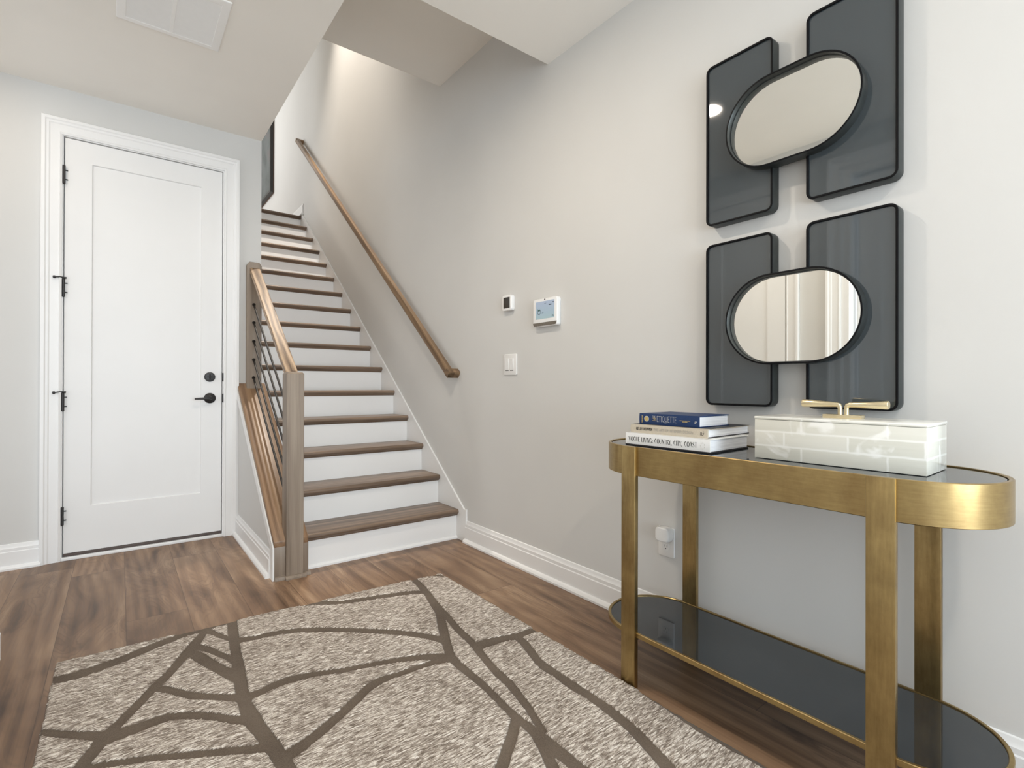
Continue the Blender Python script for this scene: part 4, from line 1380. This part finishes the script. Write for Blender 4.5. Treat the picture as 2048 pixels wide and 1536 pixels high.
# ================================================================== RUG
VEINS = "-169 2257,-141 2252,-105 2249,-79 2254,-52 2263,-15 2274,24 2288,54 2303,86 2320,136 2343,188 2364,227 2373,260 2376,289 2384,316 2389,346 2388,369 2387,372 2436,348 2435,317 2433,290 2438,260 2440,226 2433,186 2421,132 2400,81 2378,47 2362,17 2348,-23 2335,-61 2325,-88 2317,-114 2313,-149 2313,-178 2315;264 2407,261 2394,254 2372,235 2338,213 2300,194 2260,174 2219,155 2176,135 2135,113 2102,89 2065,63 2019,37 1974,14 1936,-7 1902,-25 1880,-41 1861,-53 1835,-62 1809,-74 1784,-85 1759,-95 1735,-103 1718,-79 1666,-72 1684,-63 1708,-53 1733,-42 1759,-31 1780,-20 1800,-8 1828,7 1858,27 1892,50 1930,76 1973,102 2016,125 2052,147 2087,168 2126,188 2164,208 2197,229 2230,250 2277,268 2322,278 2356,282 2378;-175 1953,-154 1930,-125 1901,-95 1872,-66 1845,-42 1824,-25 1810,-27 1866,-43 1876,-67 1892,-96 1916,-127 1943,-155 1969,-177 1988;-21 1790,-3 1793,21 1796,44 1800,69 1805,94 1808,118 1807,142 1798,167 1783,191 1763,215 1740,238 1712,261 1684,285 1660,304 1641,315 1627,321 1619,335 1668,328 1674,315 1686,294 1705,271 1727,247 1753,222 1780,196 1804,170 1824,144 1841,117 1853,90 1856,63 1856,37 1855,13 1854,-12 1853,-31 1853;88 2013,103 1997,124 1972,148 1936,175 1897,201 1873,229 1850,269 1812,303 1780,312 1824,277 1854,235 1890,207 1917,183 1943,157 1980,131 2017,108 2041,91 2055;194 2224,206 2180,221 2128,236 2087,251 2047,267 2005,282 1965,299 1922,311 1889,340 1960,325 1988,307 2026,291 2066,276 2107,261 2150,247 2195,227 2241,212 2276;226 2242,244 2212,265 2175,279 2145,291 2117,302 2093,310 2070,321 2034,328 2003,347 2038,338 2068,326 2106,315 2131,304 2154,292 2185,278 2220,255 2260,236 2291;267 2371,283 2340,303 2301,316 2272,329 2247,342 2222,352 2205,364 2258,353 2268,339 2284,328 2310,315 2342,296 2387,281 2424;360 2428,360 2433,358 2416,351 2359,342 2286,335 2208,328 2135,321 2075,315 2021,310 1968,306 1919,301 1875,296 1832,294 1790,293 1751,290 1707,290 1661,297 1621,304 1587,309 1549,313 1513,317 1489,320 1465,323 1420,326 1382,368 1391,365 1431,360 1479,357 1509,354 1534,350 1570,344 1610,341 1648,339 1682,335 1716,332 1753,332 1788,334 1822,338 1860,343 1905,348 1956,353 2010,357 2064,361 2124,369 2197,378 2271,386 2342,394 2402,396 2431,396 2447;352 2194,383 2186,424 2176,465 2173,509 2167,558 2146,609 2116,657 2082,704 2044,750 2003,795 1960,842 1917,884 1875,918 1833,947 1794,969 1752,983 1720,1016 1764,997 1791,970 1830,940 1870,904 1912,860 1956,813 2000,766 2042,718 2082,670 2121,620 2156,567 2187,516 2209,470 2216,429 2219,388 2234,358 2247;619 2406,636 2395,659 2381,686 2367,717 2348,752 2324,793 2300,842 2283,894 2270,946 2256,998 2241,1053 2224,1103 2205,1138 2185,1159 2169,1182 2214,1159 2228,1122 2247,1071 2266,1014 2284,961 2299,908 2312,854 2324,805 2339,767 2370,733 2403,700 2419,670 2428,641 2424,621 2417;1174 2368,1168 2324,1160 2267,1151 2215,1140 2159,1122 2094,1105 2033,1097 1994,1088 1965,1070 1922,1044 1867,1016 1803,990 1743,971 1694,956 1653,946 1623,939 1593,938 1563,938 1535,938 1509,939 1479,940 1440,941 1397,938 1352,935 1306,930 1262,927 1221,927 1184,928 1152,926 1124,925 1099,924 1078,924 1059,923 1040,922 1019,923 997,924 974,923 949,922 929,964 939,965 960,965 986,965 1010,965 1033,965 1053,965 1073,964 1093,963 1114,961 1138,959 1166,957 1198,956 1233,959 1273,963 1318,968 1365,971 1413,971 1459,970 1499,971 1529,972 1556,975 1584,979 1610,984 1629,992 1653,1008 1691,1028 1737,1054 1796,1081 1858,1108 1914,1133 1970,1147 2018,1155 2059,1168 2118,1182 2185,1193 2246,1202 2303,1207 2360,1209 2402;929 1128,923 1112,916 1092,910 1072,902 1051,893 1031,884 1010,872 985,862 965,898 958,907 979,919 1006,927 1028,933 1050,941 1072,948 1094,952 1116,954 1132;928 1214,900 1188,868 1159,842 1138,818 1119,796 1100,777 1084,755 1067,737 1055,753 1021,770 1035,794 1053,814 1070,834 1088,858 1107,885 1129,918 1161,945 1188;1113 2004,1104 1947,1093 1878,1081 1820,1071 1763,1067 1711,1063 1663,1054 1616,1044 1571,1037 1534,1030 1499,1023 1461,1017 1421,1014 1381,1010 1342,1003 1303,995 1266,988 1234,982 1206,973 1179,964 1152,955 1122,948 1100,976 1103,982 1125,990 1154,999 1181,1009 1209,1018 1240,1026 1273,1036 1312,1046 1355,1050 1398,1052 1438,1057 1476,1064 1513,1071 1548,1079 1585,1089 1631,1098 1683,1103 1735,1108 1786,1117 1840,1129 1899,1140 1971,1149 2029;1064 1591,1084 1592,1112 1592,1143 1591,1176 1589,1205 1580,1236 1573,1271 1574,1301 1575,1328 1571,1348 1567,1368 1593,1352 1604,1326 1615,1293 1615,1261 1616,1231 1623,1201 1632,1169 1640,1140 1648,1112 1652,1093 1656;1221 1593,1222 1571,1219 1542,1209 1506,1196 1464,1182 1418,1170 1371,1170 1330,1172 1294,1170 1256,1168 1218,1170 1186,1172 1156,1172 1126,1171 1094,1169 1057,1165 1023,1163 1000,1160 979,1153 950,1144 919,1135 888,1126 858,1116 829,1106 802,1097 773,1090 752,1139 755,1144 776,1152 805,1160 832,1169 862,1177 893,1186 926,1194 958,1200 988,1203 1011,1205 1035,1208 1071,1210 1109,1211 1142,1210 1174,1209 1205,1207 1237,1209 1274,1211 1314,1210 1353,1212 1390,1222 1432,1236 1476,1250 1520,1260 1563,1260 1598,1256 1620;1215 2378,1233 2375,1255 2370,1274 2361,1293 2348,1313 2327,1328 2309,1343 2332,1328 2352,1308 2374,1288 2388,1268 2397,1243 2399,1223 2398;315 1770,339 1776,368 1782,388 1788,406 1792,431 1794,461 1792,497 1789,534 1782,569 1768,606 1752,654 1739,703 1726,744 1714,781 1700,821 1682,857 1664,887 1648,912 1632,934 1611,949 1594,975 1636,957 1650,932 1669,906 1686,874 1702,835 1718,793 1733,754 1746,712 1758,662 1771,614 1785,577 1801,542 1817,503 1830,467 1839,435 1840,408 1838,388 1831,369 1823,339 1821,315 1821;967 1616,941 1629,905 1642,862 1642,817 1639,773 1644,730 1648,694 1649,660 1644,631 1626,603 1605,566 1580,529 1556,495 1536,463 1519,433 1503,405 1490,378 1482,358 1477,361 1427,381 1434,409 1446,437 1460,467 1476,499 1495,532 1516,569 1540,606 1563,633 1583,657 1597,687 1607,722 1612,764 1612,808 1610,851 1608,890 1605,924 1593,947 1580;-92 1726,-78 1717,-57 1705,-33 1690,-5 1675,25 1662,61 1646,105 1621,150 1594,187 1573,219 1555,249 1537,275 1521,295 1509,311 1500,325 1491,334 1484,342 1524,332 1530,317 1538,301 1547,280 1558,253 1573,222 1590,189 1607,152 1627,106 1653,60 1678,24 1694,-7 1707,-35 1719,-59 1729,-80 1739,-94 1746;1337 1067,1334 1044,1331 1012,1330 979,1327 941,1322 896,1317 849,1317 809,1319 771,1321 735,1324 701,1326 669,1327 640,1329 612,1330 591,1354 595,1354 616,1353 644,1350 674,1348 706,1347 741,1346 778,1347 816,1349 857,1353 904,1358 950,1356 988,1353 1020,1347 1049,1342 1069;368 1400,367 1153,440 853,462 499,425 18,375 22,418 501,400 847,323 1147,326 1400;967 949,952 697,880 397,860 19,820 21,840 403,908 703,923 951;902 974,816 742,671 537,438 405,422 435,649 563,784 758,868 986;761 1038,628 917,426 826,414 854,612 943,739 1062;1145 768,1122 495,1017 239,872 107,848 133,983 261,1078 505,1095 772;1354 610,1345 350,1348 20,1328 20,1325 350,1330 610;-52 1700,-98 1588,-163 1515,-197 1545,-142 1612,-108 1720;-188 915,-7 1016,194 1097,340 1137,350 1103,206 1063,7 984,-172 885;-186 364,41 465,237 632,408 839,432 821,263 608,59 435,-174 336"


def build_rug():
    x0, x1, y0, y1 = -0.174, 1.341, 0.02, 2.400
    nx, ny = 300, 470
    gx = np.linspace(0, 1, nx + 1)
    gy = np.linspace(0, 1, ny + 1)
    U, V = np.meshgrid(gx, gy)
    X = x0 + U * (x1 - x0)
    top = 2.425 - 0.058 * U ** 1.6
    Y = y0 + V * (top - y0)
    # slightly irregular woven edges
    rs = np.random.RandomState(3)
    jag = np.convolve(rs.randn(ny + 9), np.ones(4) / 4, 'same')[:ny + 1] * 0.0022
    X += np.where(U > 0.999, jag[:, None], 0) + np.where(U < 0.001, jag[::-1][:, None], 0)
    P = np.stack([X.ravel(), Y.ravel()], 1)
    sd = np.full(len(P), 1e3)
    for poly in VEINS.split(';'):
        q = np.array([[float(a) for a in p.split()] for p in poly.split(',')]) / 1000.0
        lo, hi = q.min(0) - 0.05, q.max(0) + 0.05
        m = np.where((P[:, 0] > lo[0]) & (P[:, 0] < hi[0]) & (P[:, 1] > lo[1]) & (P[:, 1] < hi[1]))[0]
        if len(m) == 0:
            continue
        p = P[m]
        d2 = np.full(len(p), 1e9)
        inside = np.zeros(len(p), bool)
        # even strips: test every quad of the strip, so that a strip that folds on itself stays filled
        h = len(q) // 2
        A, B = q[:h], q[h:][::-1]
        for i in range(h - 1):
            quad = np.array([A[i], A[i + 1], B[i + 1], B[i]])
            s = None
            ins_p = np.ones(len(p), bool)
            ins_n = np.ones(len(p), bool)
            for k in range(4):
                a, b = quad[k], quad[(k + 1) % 4]
                cr = (b[0] - a[0]) * (p[:, 1] - a[1]) - (b[1] - a[1]) * (p[:, 0] - a[0])
                ins_p &= cr >= 0
                ins_n &= cr <= 0
            inside |= ins_p | ins_n
        n = len(q)
        for i in range(n):
            a, b = q[i], q[(i + 1) % n]
            ab = b - a
            l2 = (ab ** 2).sum() + 1e-12
            tt = np.clip(((p - a) @ ab) / l2, 0, 1)
            d2 = np.minimum(d2, ((p - a - tt[:, None] * ab) ** 2).sum(1))
        d = np.sqrt(d2) * np.where(inside, -1, 1)
        sd[m] = np.minimum(sd[m], d)
    k = np.clip((sd + 0.001) / 0.004, 0, 1)
    k = k * k * (3 - 2 * k)
    Z = 0.0085 + 0.0055 * k + rs.randn(len(P)) * 0.0007 * (0.3 + k)
    edge = (np.minimum(np.minimum(U, 1 - U) * nx, np.minimum(V, 1 - V) * ny)).ravel()
    Z -= np.where(edge < 1, 0.003, 0)
    nv = len(P)
    idx = np.arange(nv).reshape(ny + 1, nx + 1)
    quads = np.stack([idx[:-1, :-1], idx[:-1, 1:], idx[1:, 1:], idx[1:, :-1]], -1).reshape(-1, 4)
    # skirt down to the floor
    rim = np.concatenate([idx[0, :], idx[1:, -1], idx[-1, -2::-1], idx[-2:0:-1, 0]])
    base = np.arange(len(rim)) + nv
    co = np.concatenate([np.column_stack([P, Z]), np.column_stack([P[rim], np.full(len(rim), 0.0012)])])
    r2, b2 = np.roll(rim, -1), np.roll(base, -1)
    sk = np.stack([rim, base, b2, r2], -1)
    faces = np.concatenate([quads, sk])
    org = np.array([0.58, 1.2, 0.0])
    me = bpy.data.meshes.new('rug')
    me.vertices.add(len(co))
    me.vertices.foreach_set('co', (co - org).astype(np.float32).ravel())
    me.loops.add(faces.size)
    me.loops.foreach_set('vertex_index', faces.astype(np.int32).ravel())
    me.polygons.add(len(faces))
    me.polygons.foreach_set('loop_start', np.arange(0, faces.size, 4, dtype=np.int32))
    me.polygons.foreach_set('loop_total', np.full(len(faces), 4, dtype=np.int32))
    me.update(calc_edges=True)
    me.validate()
    at = me.attributes.new('vein', 'FLOAT', 'POINT')
    at.data.foreach_set('value', np.concatenate([sd, sd[rim]]).clip(-1, 1).astype(np.float32))
    me.polygons.foreach_set('use_smooth', np.ones(len(me.polygons), bool))
    me.materials.append(M_RUG)
    o = bpy.data.objects.new('rug', me)
    COL.objects.link(o)
    o.location = org
    tag(o, 'beige looped wool rug with carved brown branching lines on the oak floor', 'rug')
    return o


build_rug()
